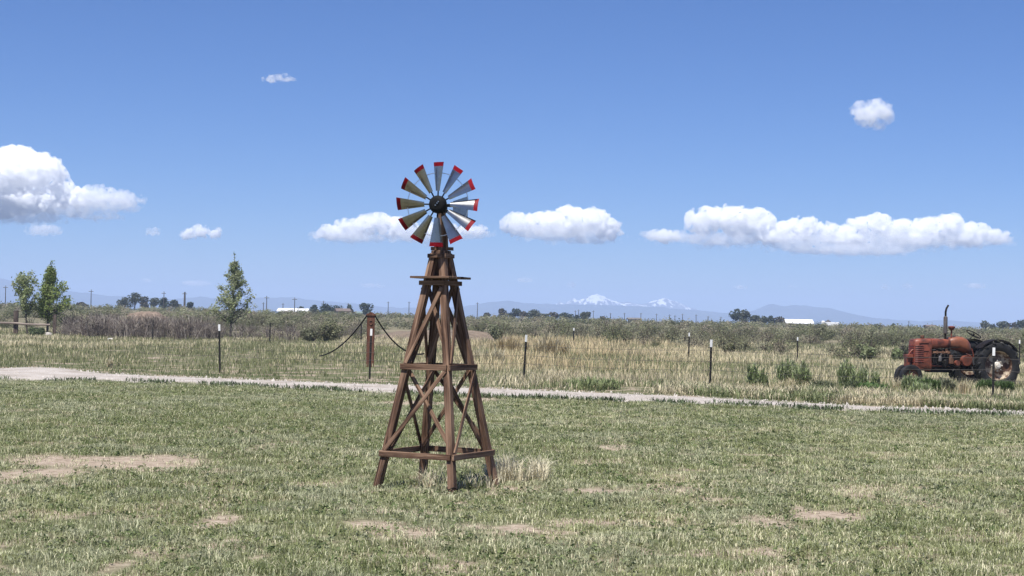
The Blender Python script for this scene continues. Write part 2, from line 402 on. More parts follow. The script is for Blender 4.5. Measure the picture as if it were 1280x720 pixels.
# ------------------------------------------------------------------ haze: one closed box of even air
hz = MB().box((0, 4450, 77), (22000, 10200, 158)).build('haze', mat('haze_air'), None, 0)
nt = hz.data.materials[0].node_tree; nt.nodes.remove(nt.nodes['Principled BSDF'])
pv = nt.nodes.new('ShaderNodeVolumePrincipled'); pv.inputs['Color'].default_value = (.52,.67,.98, 1)
pv.inputs['Density'].default_value = 2.3e-4; pv.inputs['Anisotropy'].default_value = 0
nt.links.new(pv.outputs[0], nt.nodes['Material Output'].inputs['Volume'])
tag(hz, kind='stuff')
#@@NEXT
# ------------------------------------------------------------------ the wooden garden windmill
def beam(name, p0, p1, w, t, ref, parent, m, bevel=.004, ext=0.0):
    """a board from p0 to p1 as its own object: local z along it, local x (width w) towards ref"""
    p0, p1 = Vector(p0), Vector(p1); d = (p1-p0).normalized(); p0 = p0-d*ext; p1 = p1+d*ext
    L = (p1-p0).length; x = Vector(ref); x = (x-d*x.dot(d)).normalized(); y = d.cross(x)
    b = MB(); n = max(2, int(L/.2))
    ring = []
    for k in range(n+1):
        z = L*k/n; jx, jy = random.uniform(-.0012, .0012), random.uniform(-.0012, .0012)
        ring += [(-w/2+jx, -t/2+jy, z), (w/2+jx, -t/2+jy, z), (w/2+jx, t/2+jy, z), (-w/2+jx, t/2+jy, z)]
    f = [(3,2,1,0), (4*n, 4*n+1, 4*n+2, 4*n+3)]
    for k in range(n):
        for j in range(4): f.append((4*k+j, 4*k+(j+1) % 4, 4*k+4+(j+1) % 4, 4*k+4+j))
    o = b.add(ring, f).build(name, m, parent, 0, bevel)
    M = Matrix((x, y, d)).transposed().to_4x4(); M.translation = p0; o.matrix_local = M
    return o
TWR_Y = 16.2
tb = base(546.0, TWR_Y)
PHI = R(17.0)
wm = empty('garden_windmill', tb, PHI, 'ornamental windmill on a four legged brown timber tower, with red tipped metal fan blades', 'windmill')
rad_at = lambda h: .613-.231*h              # distance of a leg's axis from the tower's axis
cdir = [Vector((math.cos(k*math.pi/2), math.sin(k*math.pi/2), 0)) for k in range(4)]   # R, B, L, F corners
leg_p = lambda k, h: cdir[k]*rad_at(h)+Vector((0, 0, h))
H1, H2, HP, HC = .345, 1.215, 2.115, 2.355
LW = .070
for k in range(4):
    beam('leg', leg_p(k, -.06), leg_p(k, HC), LW, LW, (cdir[k]+cdir[(k+1) % 4]), wm, M_WOOD, .005)
def rail(h, k, w=.058, t=.024, name='rail', out=.0, ext=0):
    a, b = cdir[k], cdir[(k+1) % 4]; nrm = (a+b).normalized(); r = rad_at(h)
    off = nrm*(LW/2+t/2+.002+out); half = LW/2+t*.5
    dd = (b-a).normalized()
    p0, p1 = a*r+off-dd*(half+ext), b*r+off+dd*(half-t+ext)
    o = beam(name, p0+Vector((0, 0, h)), p1+Vector((0, 0, h)), w, t, (0, 0, 1), wm, M_WOOD, .003)
    L = (p1-p0).length
    for z in ((.045, L-.045) if name == 'rail' else ()):
        side = -1 if (o.matrix_local.to_3x3() @ Vector((0, 1, 0))).dot(nrm) < 0 else 1
        MB().lathe([(0,.006),(.006,.006),(.009,.003),(.009,0),(0,0)], (0, side*(t/2+.0005), z), (0, side, 0), 8).build('bolt', M_RUST, o)
for k in range(4):
    rail(H1, k); rail(H2, k)
    rail(HP-.055, k, .045, .022, 'deck_bearer', 0, .02)
    rail(HC-.02, k, .04, .02, 'top_collar')
def brace(h0, h1, k, flip, out):
    a, b = (k, (k+1) % 4) if not flip else ((k+1) % 4, k)
    nrm = (cdir[k]+cdir[(k+1) % 4]).normalized()
    sl = nrm*(out)
    p0 = leg_p(a, h0)+sl; p1 = leg_p(b, h1)+sl
    d = (p1-p0).normalized(); beam('brace', p0+d*.0, p1-d*.0, .040, .017, nrm.cross(d), wm, M_WOOD, .002)
for k in range(4):
    brace(H1+.035, H2-.03, k, False, LW/2+.010); brace(H1+.035, H2-.03, k, True, -LW/2-.010)
    brace(H2+.035, HP-.10, k, False, LW/2+.010); brace(H2+.035, HP-.10, k, True, -LW/2-.010)
# deck of boards round the legs
deck = empty('deck', (0, 0, 0)); deck.parent = wm
side = .455; nb = 6
for j in range(nb):
    # boards lie along one side of the square, turned 45 degrees to the corner directions
    o = (j-(nb-1)/2)*side/nb; q = R(45)
    u = Vector((math.cos(q), math.sin(q), 0)); v = Vector((-u.y, u.x, 0))
    e = random.uniform(-.004, .004)
    beam('deck_board', u*o-v*(side/2+e)+Vector((0, 0, HP)), u*o+v*(side/2-e)+Vector((0, 0, HP)), side/nb-.004, .022, u, deck, M_WOOD, .003)
beam('cap_block', (0, 0, HC-.012), (0, 0, HC+.035), .15, .15, (1, 1, 0), wm, M_WOOD, .006)
beam('mast', (0, 0, HC+.036), (0, 0, 2.80), .062, .062, (1, .35, 0), wm, M_WOOD, .005)
for s in (-1, 1):
    beam('mast_cheek', (s*.055, -s*.02, HC+.036), (s*.043, -s*.014, 2.62), .05, .022, (0, 1, 0), wm, M_WOOD, .003)
beam('crosspiece', (-.10, .035, HC+.055), (.12, -.035, HC+.055), .034, .03, (0, 0, 1), wm, M_WOOD, .003)
# fan: axis leans to the viewer's left of straight-on
fan_c_w = Vector((0, 0, 0))
FY = R(-14)                                  # heading of the fan's axis, from the viewer, in the world
ax_w = Vector((math.sin(FY), -math.cos(FY), 0))
wheel_w = Vector((tb.x-.0, tb.y, 2.845))+ax_w*.20
wheel_w.x += .012
Mw = (Matrix.Translation(tb) @ Matrix.Rotation(PHI, 4, 'Z')).inverted()
def wheel_local(M3):                         # world matrix -> windmill's frame
    return Mw @ M3
tilt = R(0)
ez = ax_w; ex = Vector((0, 0, 1)).cross(ez); ex.normalize(); ey = ez.cross(ex)
# ex points to the viewer's right, ey up, ez to the viewer
Bw = Matrix((ex, ey, ez)).transposed().to_4x4(); Bw.translation = wheel_w
BL = wheel_local(Bw)
def place_local(o, M): o.matrix_local = M; return o
hub = MB().lathe([(0,.028),(.05,.027),(.078,.018),(.090,.0),(.090,-.03),(.070,-.045),(.0,-.045)], (0,0,0), (0,0,1), 40)
hub = place_local(hub.build('fan_hub', M_BLACK, wm, 40), BL)
bolts = MB()
for (x, y) in ((.006,.010),(-.012,-.010),(.018,.026)): bolts.lathe([(0,.012),(.006,.012),(.006,0),(0,0)], (x, y, .027), (0,0,1), 6)
bolts.build('hub_bolt', M_WIRE, hub, 0)
for k in range(12):
    a = R(90-30*k-1)
    Rz = Matrix.Rotation(a, 4, 'Z')
    sp = MB().tube([(.08,0,-.01),(.17,0,-.006)], .0075, 8)
    place_local(sp.build('spoke', M_BLACK, wm), BL @ Rz)
    pitch = R(27)                            # each blade turns its face towards the counter-clockwise side
    bl = MB(); tp = MB()
    def sheet(mb, r0, r1, w0, w1, th=.0022, n=6):
        v = []; f = []
        for i in range(n+1):
            t = i/n; r = r0+(r1-r0)*t; w = w0+(w1-w0)*t
            for j in range(5):
                s = (j/2-1); c = .013*(1-s*s)    # gently cupped
                v.append((r, s*w/2, c)); 
        N = len(v)
        v += [(x, y, z-th) for x, y, z in v]
        for i in range(n):
            for j in range(4):
                p = i*5+j; f.append((p, p+5, p+6, p+1)); f.append((p+N, p+1+N, p+6+N, p+5+N))
        for i in range(n):
            for j in (0, 4):
                p = i*5+j; f.append((p, p+N, p+5+N, p+5) if j == 0 else (p, p+5, p+5+N, p+N))
        for i in (0, n):
            for j in range(4):
                p = i*5+j; f.append((p, p+1, p+1+N, p+N))
        mb.add(v, f)
    sheet(bl, .135, .382, .052, .130); sheet(tp, .3825, .424, .130, .142, .0024, 2)
    pj = pitch+R(random.uniform(-3, 3))
    # turn about the blade's own long axis so that its normal leans counter-clockwise
    Mb = BL @ Rz @ Matrix.Rotation(-pj, 4, 'X') @ Matrix.Translation((0, 0, .004))
    o = place_local(bl.build('fan_blade', M_GALV, wm, 50), Mb)
    tp.build('blade_tip', M_RED, o, 50)
for rr, zz in ((.318, -.012),):
    pts = [(rr*math.cos(t), rr*math.sin(t), zz) for t in np.linspace(0, 2*math.pi, 73)]
    place_local(MB().tube(pts, .0036, 6, caps=False).build('fan_ring', M_WIRE, wm), BL)
# axle, gearbox head, tail boom and vane behind the fan
place_local(MB().tube([(0,0,-.04),(0,0,-.26)], .02, 12).build('axle', M_BLACK, wm), BL)
place_local(MB().box((0,-.03,-.2), (.07,.08,.09)).build('gear_box', M_BLACK, wm, 0, .008), BL)
place_local(MB().tube([(0,0,-.20),(.098,0,-.255),(.18,0,-.465)], .011, 8).build('tail_boom', M_BLACK, wm), BL)
vane = MB().prism([(0,.05),(.25,.118),(.25,-.112),(0,-.05)], -.0015, .0015)
Mv = BL @ Matrix(((.36,-.933,0,.094),(0,0,1,0),(-.933,-.36,0,-.235),(0,0,0,1)))
place_local(vane.build('tail_vane', M_GALV, wm, 0), Mv)
tie = MB().tube([leg_p(3, .05)+Vector((.052*math.cos(t), .052*math.sin(t), .012*math.sin(3*t))) for t in np.linspace(0, 2*math.pi, 17)], .006, 6, caps=False)
tie.build('wire_tie', M_BLACK, wm)

# ------------------------------------------------------------------ old red tractor
TY = 47.6
tr0 = base(1226, TY)
tr0.z -= .085
TR = empty('tractor', tr0, R(180+12), 'old faded red farm tractor parked in the weeds, nose to the left', 'tractor')
def P(px, z, y=0): return Vector(((1233-px)/40.4, y, z))
def wheel(name, c, r, w, rim_r, lugs, parent, n=48):
    """tyre > rim > hub; axis along y"""
    t = MB(); h = w/2
    prof = [(rim_r,-h*.82),(rim_r+.02,-h*.92),((rim_r+r)/2,-h*1.06),(r*.93,-h*.92),(r*.965,-h*.6),(r*.972,0),(r*.965,h*.6),(r*.93,h*.92),((rim_r+r)/2,h*1.06),(rim_r+.02,h*.92),(rim_r,h*.82),(rim_r-.015,h*.6),(rim_r-.015,-h*.6),(rim_r,-h*.82)]
    t.lathe(prof, c, (0,1,0), n)
    for k in range(lugs):
        for s in (-1, 1):
            a = 2*math.pi*(k+(.5 if s > 0 else 0))/lugs; pts = []
            for q in range(5):
                f = q/4; aa = a+f*.30; yy = s*h*(.04+.93*f); rr = r*(.985-.05*f*f)
                pts.append(Vector(c)+Vector((rr*math.cos(aa), yy, rr*math.sin(aa))))
            aa = a+.36; pts.append(Vector(c)+Vector((r*.87*math.cos(aa), s*h*1.02, r*.87*math.sin(aa))))
            t.tube(pts, [.036*r/.7]*5+[.02], 5)
    ty = t.build(name, M_TYRE, parent, 45)
    return ty
def disc(name, c, prof, m, parent, n=36):
    return MB().lathe(prof, c, (0,1,0), n).build(name, m, parent, 40)
for sy in (1, -1):
    c = (-.05, .80*sy, .70); ty = wheel('rear_wheel', c, .70, .36, .43, 15, TR)
    g = sy
    disc('rim', c, [(.438,.13*g),(.43,.15*g),(.415,.12*g),(.40,.02*g),(.36,-.01*g),(.33,-.015*g),(.20,.01*g),(.15,.05*g),(.0,.05*g),(.0,.03*g),(.14,.03*g),(.33,-.03*g),(.40,0*g),(.425,.12*g)], M_RIM, ty)
    hb = MB().lathe([(0,.13*g),(.05,.13*g),(.06,.11*g),(.10,.10*g),(.115,.06*g),(.115,.03*g),(0,.03*g)], c, (0,1,0), 24)
    for k in range(8):
        a = k*math.pi/4; hb.lathe([(0,.075*g),(.018,.075*g),(.018,.04*g),(0,.04*g)], (c[0]+.155*math.cos(a), c[1], c[2]+.155*math.sin(a)), (0,1,0), 6)
    hb.build('hub', M_HUB, ty, 40)
    # fender: an arch over the wheel
    fn = MB(); n = 18; v = []; f = []
    for i in range(n+1):
        a = R(42+(146-42)*i/n)
        for y, rr in ((.58*sy,.765),(.95*sy,.765),(.955*sy,.735),(.58*sy,.75)):
            v.append((c[0]+rr*math.cos(a), y, c[2]+rr*math.sin(a)))
    for i in range(n):
        for j in range(4): f.append((4*i+j, 4*i+(j+1) % 4, 4*i+4+(j+1) % 4, 4*i+4+j))
    f += [(0,1,2,3), (4*n+3,4*n+2,4*n+1,4*n)]
    fn.add(v, f).build('fender', M_GREASE, TR, 35)
    # twin front wheels, close together under the nose
    cf = (2.33, .17*sy, .33); tf = wheel('front_wheel', cf, .36, .17, .21, 0, TR, 36)
    disc('rim', cf, [(.209,.05*g),(.20,.06*g),(.18,.02*g),(.07,.045*g),(0,.045*g),(0,0*g),(.18,0*g),(.205,.04*g)], M_RUST, tf, 28)
MB().tube([(2.33,-.16,.33),(2.33,.16,.33)], .035, 10).build('front_axle', M_RUST, TR)
# front pedestal and bolster
pd = MB().box((2.34,0,.63), (.13,.15,.58)).box((2.25,0,.93), (.36,.30,.10)).box((2.38,.0,.80), (.09,.20,.34))
pd.tube([(2.40,.12,.95),(2.30,.14,1.10),(2.20,.15,1.13)], .022, 8); pd.build('front_pedestal', M_PAINT, TR, 35, .012)
# radiator grille and nose, rounded in plan
def loft(secs, m, name, parent, bevel=0, smooth=40):
    """secs: list of (x, half width, z0, z1, corner) rounded rectangles across x"""
    v = []; f = []; nn = 24
    for x, hw, z0, z1, cr in secs:
        zc, hh = (z0+z1)/2, (z1-z0)/2
        for k in range(nn):
            t = 2*math.pi*k/nn; ct, st = math.cos(t), math.sin(t); e = cr
            v.append((x, hw*math.copysign(abs(ct)**e, ct), zc+hh*math.copysign(abs(st)**e, st)))
    for i in range(len(secs)-1):
        for k in range(nn): f.append((i*nn+k, i*nn+(k+1) % nn, i*nn+nn+(k+1) % nn, i*nn+nn+k))
    f.append(tuple(range(nn))); f.append(tuple((len(secs)-1)*nn+k for k in range(nn-1, -1, -1)))
    return MB().add(v, f).build(name, m, parent, smooth, bevel)
loft([(2.25,.15,.66,1.36,.45),(2.235,.20,.60,1.41,.4),(2.18,.235,.56,1.435,.35),(2.06,.25,.53,1.45,.35),(1.83,.255,.50,1.455,.35),(1.72,.255,.50,1.455,.35)], M_PAINT, 'radiator_shell', TR)
gr = MB()
for z in np.arange(.78, 1.30, .058): gr.tube([(1.98,.256,z),(2.13,.252,z),(2.215,.222,z),(2.252,.16,z),(2.262,0,z),(2.252,-.16,z),(2.215,-.222,z),(2.13,-.252,z)], .013, 6)
gr.build('grille', mottled('grille_rust', (.24,.035,.02), (.12,.03,.018), 5, .55, 0), TR)
sr = MB()
for z in (1.315, 1.08, .90): MB().box((1.97,.2565,z), (.30,.008,.022)).build('side_louvre', M_GREASE, TR, 0)
MB().lathe([(0,.10),(.05,.10),(.055,.08),(.055,.03),(.04,0),(0,0)], (1.90,0,1.45), (0,0,1), 18).build('radiator_cap', M_RUST, TR)
loft([(1.715,.245,1.14,1.46,.45),(1.4,.235,1.17,1.455,.5),(1.10,.225,1.20,1.45,.55)], M_PAINT, 'hood', TR)
loft([(1.11,.12,1.24,1.40,.7),(1.09,.20,1.18,1.47,.7),(1.02,.235,1.14,1.515,.72),(.85,.25,1.12,1.535,.74),(.66,.245,1.06,1.52,.76),(.52,.22,.98,1.46,.8),(.42,.17,.94,1.36,.85),(.37,.08,1.0,1.2,.9)], M_TANK, 'fuel_tank', TR)
# engine and transmission
en = MB().box((1.42,0,.88), (.66,.34,.56)).box((1.38,0,.56), (.72,.30,.20)).box((1.30,.19,1.02), (.40,.06,.10)).box((1.60,.2,.82), (.12,.08,.20))
for x in np.linspace(1.2, 1.62, 5): en.tube([(x,.16,1.02),(x,.24,1.0),(x,.26,.9)], .022, 8)
en.tube([(1.7,.10,.95),(1.7,.16,.95)], .12, 18).tube([(1.15,.2,.78),(1.5,.21,.74)], .035, 8).tube([(1.68,.2,.70),(.9,.22,.66)], .02, 8)
en.tube([(1.25,.25,.86),(1.25,.25,.70)], .06, 12).tube([(1.45,.22,1.13),(1.0,.23,1.20),(.8,.23,1.22)], .012, 6)
en.build('engine', M_GREASE, TR, 35, .006)
mn = MB().tube([(1.12,.20,1.04),(1.66,.20,1.04)], .038, 10)
for x in (1.18, 1.36, 1.54): mn.tube([(x,.17,1.00),(x,.245,1.03),(x,.235,1.10)], .028, 8)
mn.tube([(1.21,.20,1.04),(1.21,.16,1.16)], .04, 10); mn.build('manifold', M_RUST, TR)
MB().lathe([(0,.09),(.05,.085),(.062,.05),(.062,-.06),(.04,-.09),(0,-.09)], (1.45,.235,.86), (0,0,1), 14).tube([(1.45,.24,.92),(1.40,.26,1.02)], .022, 8).build('carburettor', M_MUF, TR)
MB().box((1.10,.235,.80), (.13,.10,.16)).lathe([(0,.1),(.05,.1),(.055,0),(0,0)], (1.10,.235,.88), (0,0,1), 12).build('magneto', M_RUST, TR, 35, .01)
MB().lathe([(0,0),(.05,0),(.055,.02),(.055,.2),(.04,.22),(0,.22)], (1.29,.25,.62), (0,0,1), 14).build('oil_filter', M_GREASE, TR)
MB().tube([(1.72,.12,1.10),(1.66,.20,1.12),(1.58,.20,1.12)], .028, 8).build('water_hose', M_TYRE, TR)
fr = MB().box((1.95,.20,.63), (.50,.05,.13)).box((1.95,-.20,.63), (.50,.05,.13)).box((1.42,.18,.67), (.70,.04,.07))
fr.build('frame_rail', M_PAINT, TR, 0, .008)
ts = MB().box((.75,0,.78), (.74,.36,.42)).box((.25,0,.76), (.55,.46,.50)).tube([(-.05,-.62,.72),(-.05,.62,.72)], [.12]*2, 16)
ts.build('transmission', M_GREASE, TR, 35, .03)
bp = MB().lathe([(0,.40),(.10,.40),(.15,.40),(.155,.36),(.155,.24),(.14,.22),(0,.22)], (.66,0,.82), (0,1,0), 24).lathe([(0,.36),(.075,.36),(.08,.25),(0,.22)], (.93,0,.75), (0,1,0), 18)
bp.build('belt_pulley', mottled('pulley_red', (.20,.055,.032), (.09,.035,.025), 6, .5), TR)
lv = MB().tube([(.42,.26,.70),(.40,.28,1.0),(.46,.28,1.18)], .018, 8).tube([(.30,.27,.62),(.30,.30,.92)], .03, 8).tube([(.62,.26,1.02),(.50,.30,.95),(.44,.3,.8)], .022, 8)
lv.box((.34,.30,.66), (.14,.10,.26)).build('brake_lever', M_PAINT, TR)
ex_ = MB().tube([P(1184,1.10,.10), P(1184,1.60,.10)], .032, 12); ex_.build('exhaust_pipe', M_GREASE, TR)
mf = MB().lathe([(0,0),(.03,0),(.058,.02),(.06,.06),(.06,.46),(.056,.50),(.03,.52),(0,.52)], P(1184,1.60,.10), (0,0,1), 18); mf.build('muffler', M_MUF, TR)
MB().tube([P(1184,2.10,.10), P(1184,2.25,.10), P(1185,2.35,.10), P(1187.5,2.45,.10)], [.030,.030,.030,.027], 12).build('stack_tip', M_GREASE, TR)
ac = MB().tube([P(1191.5,1.20,.12), P(1191.5,1.74,.12)], .024, 10).lathe([(0,0),(.045,.0),(.09,.05),(.105,.085),(.10,.11),(.05,.125),(0,.125)], P(1191.5,1.71,.12), (0,0,1), 18)
ac.build('air_intake', M_PAINT, TR)
# steering wheel on its rod
sc_ = P(1222, 1.60, .05); nrm = Vector((-.50, 0, .866)).normalized()
u = Vector((0,1,0)); v_ = nrm.cross(u)
swm = MB().tube([sc_+(u*math.cos(t)+v_*math.sin(t))*.225 for t in np.linspace(0, 2*math.pi, 41)], .014, 8, caps=False)
for a in (90, 210, 330): swm.tube([sc_-nrm*.03, sc_+(u*math.cos(R(a))+v_*math.sin(R(a)))*.22], .009, 6)
swm.lathe([(0,.02),(.03,.01),(.035,-.04),(0,-.05)], sc_, nrm, 12)
sw = swm.build('steering_wheel', M_BLACK, TR)
MB().tube([sc_-nrm*.03, P(1211,1.33,.05)], .013, 8).build('steering_rod', M_GREASE, TR)
st = MB().lathe([(0,0),(.12,.0),(.2,.03),(.235,.09),(.228,.09),(.19,.04),(.1,.012),(0,.012)], (-.30,0,1.02), (0,0,1), 24).tube([(-.30,0,1.02),(-.2,0,.85),(.05,0,.80)], .025, 8)
st.build('seat', M_RUST, TR)

# ------------------------------------------------------------------ steel fence posts, wires, timber posts
def tpost(px, Y, py_top, label, white=True, lean=(0,0), group='steel fence posts', wl=.17, scale=1.0):
    b = base(px, Y); h = top_z(px, py_top, Y)-b.z
    e = empty('fence_post', b, R(random.uniform(-25, 25)), label, 'fence post', group)
    e.rotation_euler = (R(lean[0]), R(lean[1]), e.rotation_euler.z)
    w = .024*scale; z1 = h-(wl if white else 0)
    def sec(z0, z1, g=0):
        m = MB(); t = .006*scale+g
        m.box((0,-w*.9,(z0+z1)/2), (w*2.3+2*g, t*2, z1-z0)).box((0,.006,(z0+z1)/2), (t*2, w*1.7+2*g, z1-z0)); return m
    p = sec(-.15, z1)
    for z in np.arange(.1, z1-.05, .055): p.box((0,-w*1.3,z), (.012*scale, .016, .016))
    p.build('post_shaft', M_TPOST, e, 0)
    if white: sec(z1+.001, h, .003).build('white_top', M_WHITE, e, 0, .003)
    return e, h
NEARP = [(275,47,405.5,(0,-2.0),'black steel fence post with white top, in front of the pointed green tree'),
         (462,44.2,411,(0,1.0),'black steel fence post with white top, in front of the rust brown timber post'),
         (654,43.6,418.5,(0,2.6),'black steel fence post with white top, just right of the windmill by the track'),
         (887,40.6,424.5,(0,.8),'black steel fence post with white top, nearest the track left of the tractor'),
         (1241,37.1,434.5,(0,.4),'black steel fence post with white top, in front of the tractor rear wheel')]
near_posts = []
for i, (px, Y, pt, ln, lb) in enumerate(NEARP):
    e, h = tpost(px, Y, pt, lb, True, ln, 'steel fence posts along the gravel track', .19)
    near_posts.append((e.location.copy(), h))
FARP = [(190.5,98,400,0,'dark steel fence post standing in the bare grey brush'),
        (337,97,403,0,'dark slim fence post right of the pointed green tree'),
        (451,96,405,0,'dark slim fence post just left of the rust brown timber post'),
        (716.5,98,410,1,'slim fence post with pale top behind the tall straw right of the windmill'),
        (860.5,71,416,1,'short white topped fence post far back in the straw field, centre right'),
        (996.5,75,421.5,1,'white topped fence post behind the clump of tall green weeds'),
        (1274.5,70,425,1,'white topped fence post right behind the tractor rear wheel')]
far_posts = []
for px, Y, pt, wh, lb in FARP:
    e, h = tpost(px, Y, pt, lb, bool(wh), (0, random.uniform(-1, 1)), 'steel fence posts across the field', .16, 1.35 if Y > 90 else 1.1)
    far_posts.append((e.location.copy(), h))
def wires(posts, heights, grp, r, lab):
    first = posts[0][0]+(posts[0][0]-posts[1][0])*.6; last = posts[-1][0]+(posts[-1][0]-posts[-2][0])*.5
    for n, hh in enumerate(heights):
        pts = []; P0 = [first]+[p for p, h in posts]+[last]
        for a, b in zip(P0[:-1], P0[1:]):
            for k in range(6):
                t = k/6; q = a.lerp(b, t); q.z = q.z+hh-.05*4*t*(1-t)*random.uniform(.6, 1.2)-.0; q.y -= .035; pts.append(q)
        pts.append(P0[-1]+Vector((0, -.035, hh)))
        tag(MB().tube(pts, r, 5).build('fence_wire', M_FWIRE, None), lab[n], 'fence wire', grp)
wires(near_posts, (1.02, .74, .52), 'wire strands along the gravel track', .0042,
      ['top strand of thin wire strung along the fence beside the gravel track', 'middle strand of thin wire strung along the fence beside the gravel track', 'lowest strand of thin wire strung along the fence beside the gravel track'])

# rust brown timber post with a peaked cap; black cables sag from it to both sides
tpY = 55.0; tpb = base(462.5, tpY); tph = top_z(462.5, 394.5, tpY)-tpb.z
tpo = empty('timber_post', tpb, R(6), 'thick rust brown timber post with a peaked cap and cables sagging from it', 'post')
b_ = MB().box((0,0,tph/2-.1), (.27,.20,tph+.2)); b_.build('post_shaft', M_POSTWOOD, tpo, 0, .012)
MB().prism([(-.17,tph+.002),(.17,tph+.002),(.17,tph+.035),(0,tph+.125),(-.17,tph+.035)], -.13, .13).build('peaked_cap', M_POSTWOOD, tpo, 0, .005)
MB().tube([(.06*math.cos(t), -.112, tph-.24+.075*math.sin(t)) for t in np.linspace(0, 2*math.pi, 25)], .012, 6, caps=False).build('ring_plate', M_RUST, tpo)
def cable(px1, py1, Y1, sx, label, sag):
    a = tpb+Vector((sx*.14, -.03, tph+.0)); x1 = ray(px1, py1).x*Y1; b = Vector((x1, Y1, top_z(px1, py1, Y1)))
    pts = []
    for k in range(25):
        t = k/24; q = a.lerp(b, t); q.z -= sag*4*t*(1-t); pts.append(q)
    tag(MB().tube(pts, .026, 8).build('cable', M_BLACK, None), label, 'cable')
cable(400, 445, 62, -1, 'thick black cable sagging from the timber post down to the grass on its left', .28)
cable(530, 442, 58, 1, 'thick black cable sagging from the timber post down behind the windmill', .42)

# rail fence at the left edge
RFY = 109
fa, fb = base(19.5, RFY), base(68, RFY-.5)
for p, pt, lb, w in ((19.5,388.5,'square dark timber fence post at the left edge carrying a long rail',.29), (68,393,'short weathered fence post under the bushy tree at the end of the rail',.22)):
    q = base(p, RFY); h = top_z(p, pt, RFY)-q.z
    e = empty('rail_post', q, R(8), lb, 'fence post', 'timber rail posts')
    MB().box((0,0,h/2-.2), (w,w,h+.4)).build('post_shaft', M_OLDWOOD, e, 0, .015)
    MB().box((0,0,h+.012), (w*1.08,w*1.08,.022)).build('post_top', M_OLDWOOD, e, 0, .005)
z0 = top_z(-60, 401.5, RFY); z1 = top_z(64, 406, RFY)
xl = ray(-60, 401).x*RFY; xr = ray(64, 406).x*RFY
n_ = 12; pts = [Vector((xl+(xr-xl)*k/n_, RFY-.22, z0+(z1-z0)*k/n_+random.uniform(-.02, .02))) for k in range(n_+1)]
tag(MB().tube(pts, [.085-.0015*k for k in range(n_+1)], 9).build('log_rail', mottled('silvery_log', (.30,.25,.21), (.12,.09,.075), 2.2, .85, 0, .35, .65, 6, .4, stretch=(.4,3,3)), None), 'long weathered log rail lying across the fence posts at the left edge', 'log rail')
#@@NEXT
# ------------------------------------------------------------------ trees
def crown_leaves(c, n_per, spread, size, cols, up=.0):
    """leaves gathered round cluster centres c"""
    k = rng.integers(0, len(c), n_per*len(c)); p = c[k]+rng.normal(size=(len(k), 3))*spread
    pal = np.array(cols); tone = rng.integers(0, len(pal), len(c))[k]
    mixed = np.where(rng.random(len(k)) < .7, tone, rng.integers(0, len(pal), len(k)))
    return leaf_arrays(p, size, pal[mixed]*(.8+.4*rng.random(len(k)))[:, None], p-c[k]+np.array([0,0,spread*.5]), 1.1)
def limb_tree(name, label, px, Y, py_top, prof, nlimb, cols, leaf, n_per, spread, lean=0., t0=.22, trunk_r=.09, upang=45, group=None, forks=3, skirt=None):
    b = base(px, Y); H = top_z(px, py_top, Y)-b.z
    e = empty(name, b, 0, label, 'tree', group)
    tk = MB(); tr = []
    for i in range(9):
        t = i/8; tr.append(Vector((lean*H*t+.04*math.sin(5*t+px), .05*math.sin(4*t+1+px), H*.97*t-(.15 if i == 0 else 0))))
    tk.tube(tr, [trunk_r*(1.12-t/8.6) for t in range(9)], 8); cl = []
    at = lambda t: tr[min(int(t*8), 7)].lerp(tr[min(int(t*8), 7)+1], t*8-min(int(t*8), 7))
    for i in range(nlimb):
        t = t0+(.97-t0)*(i+random.random())/nlimb; az = random.random()*2*math.pi
        L = prof(t, az)*random.uniform(.75, 1.12); a = R(upang+random.uniform(-14, 14)); p0 = at(t*.93)
        d = Vector((math.cos(az)*math.cos(a), math.sin(az)*math.cos(a), math.sin(a))); d2 = (d+Vector((0,0,.35))).normalized()
        p1 = p0+d*L*.5; p2 = p1+d2*L*.55
        r0 = max(.012, trunk_r*(1.05-t)*.55); tk.tube([p0, p1, p2], [r0, r0*.6, .006], 5)
        for k in range(forks):
            s = (k+.6)/forks; q = (p0.lerp(p1, s*2) if s < .5 else p1.lerp(p2, s*2-1)); cl.append(q+Vector((random.gauss(0, .06), random.gauss(0, .06), random.gauss(0, .06)))*L)
        cl.append(p2)
    cl.append(tr[-1])
    tk.build('trunk', M_BARK, e, 60)
    V, C, Q = crown_leaves(np.array([tuple(q) for q in cl]), n_per, spread, leaf, cols)
    big('crown', V, C, Q, None, M_LEAF, e)
    return e
GR1 = [(.20,.26,.075),(.25,.31,.095),(.155,.21,.06),(.30,.34,.135)]
GR2 = [(.27,.31,.145),(.22,.265,.115),(.33,.36,.20),(.19,.23,.09)]
GR3 = [(.27,.295,.165),(.34,.355,.225),(.205,.24,.115),(.28,.32,.14)]
limb_tree('poplar_tree', 'slim sparse green tree at far left beside the bushier one', 35, 110, 341.5, lambda t, a: 1.25*(1-abs(t-.60)*1.2), 36, GR2, .12, 20, .12, lean=-.10, t0=.34, trunk_r=.06, upang=42)
limb_tree('poplar_tree', 'dense bright green tree at left, taller and bushier than its neighbour', 58, 111, 325.5, lambda t, a: (1.75-1.55*t)*(1.5 if math.cos(a) > 0 and t < .6 else .62), 96, GR1, .115, 21, .125, lean=.05, t0=.20, trunk_r=.08, upang=30)
limb_tree('poplar_tree', 'pointed open green tree with a leafy skirt, standing alone in grey brush', 288, 110, 315.5, lambda t, a: (2.35-2.3*t)*(1.1 if math.cos(a) > -.2 else .95), 84, GR3, .11, 17, .10, lean=.035, t0=.17, trunk_r=.075, upang=20)

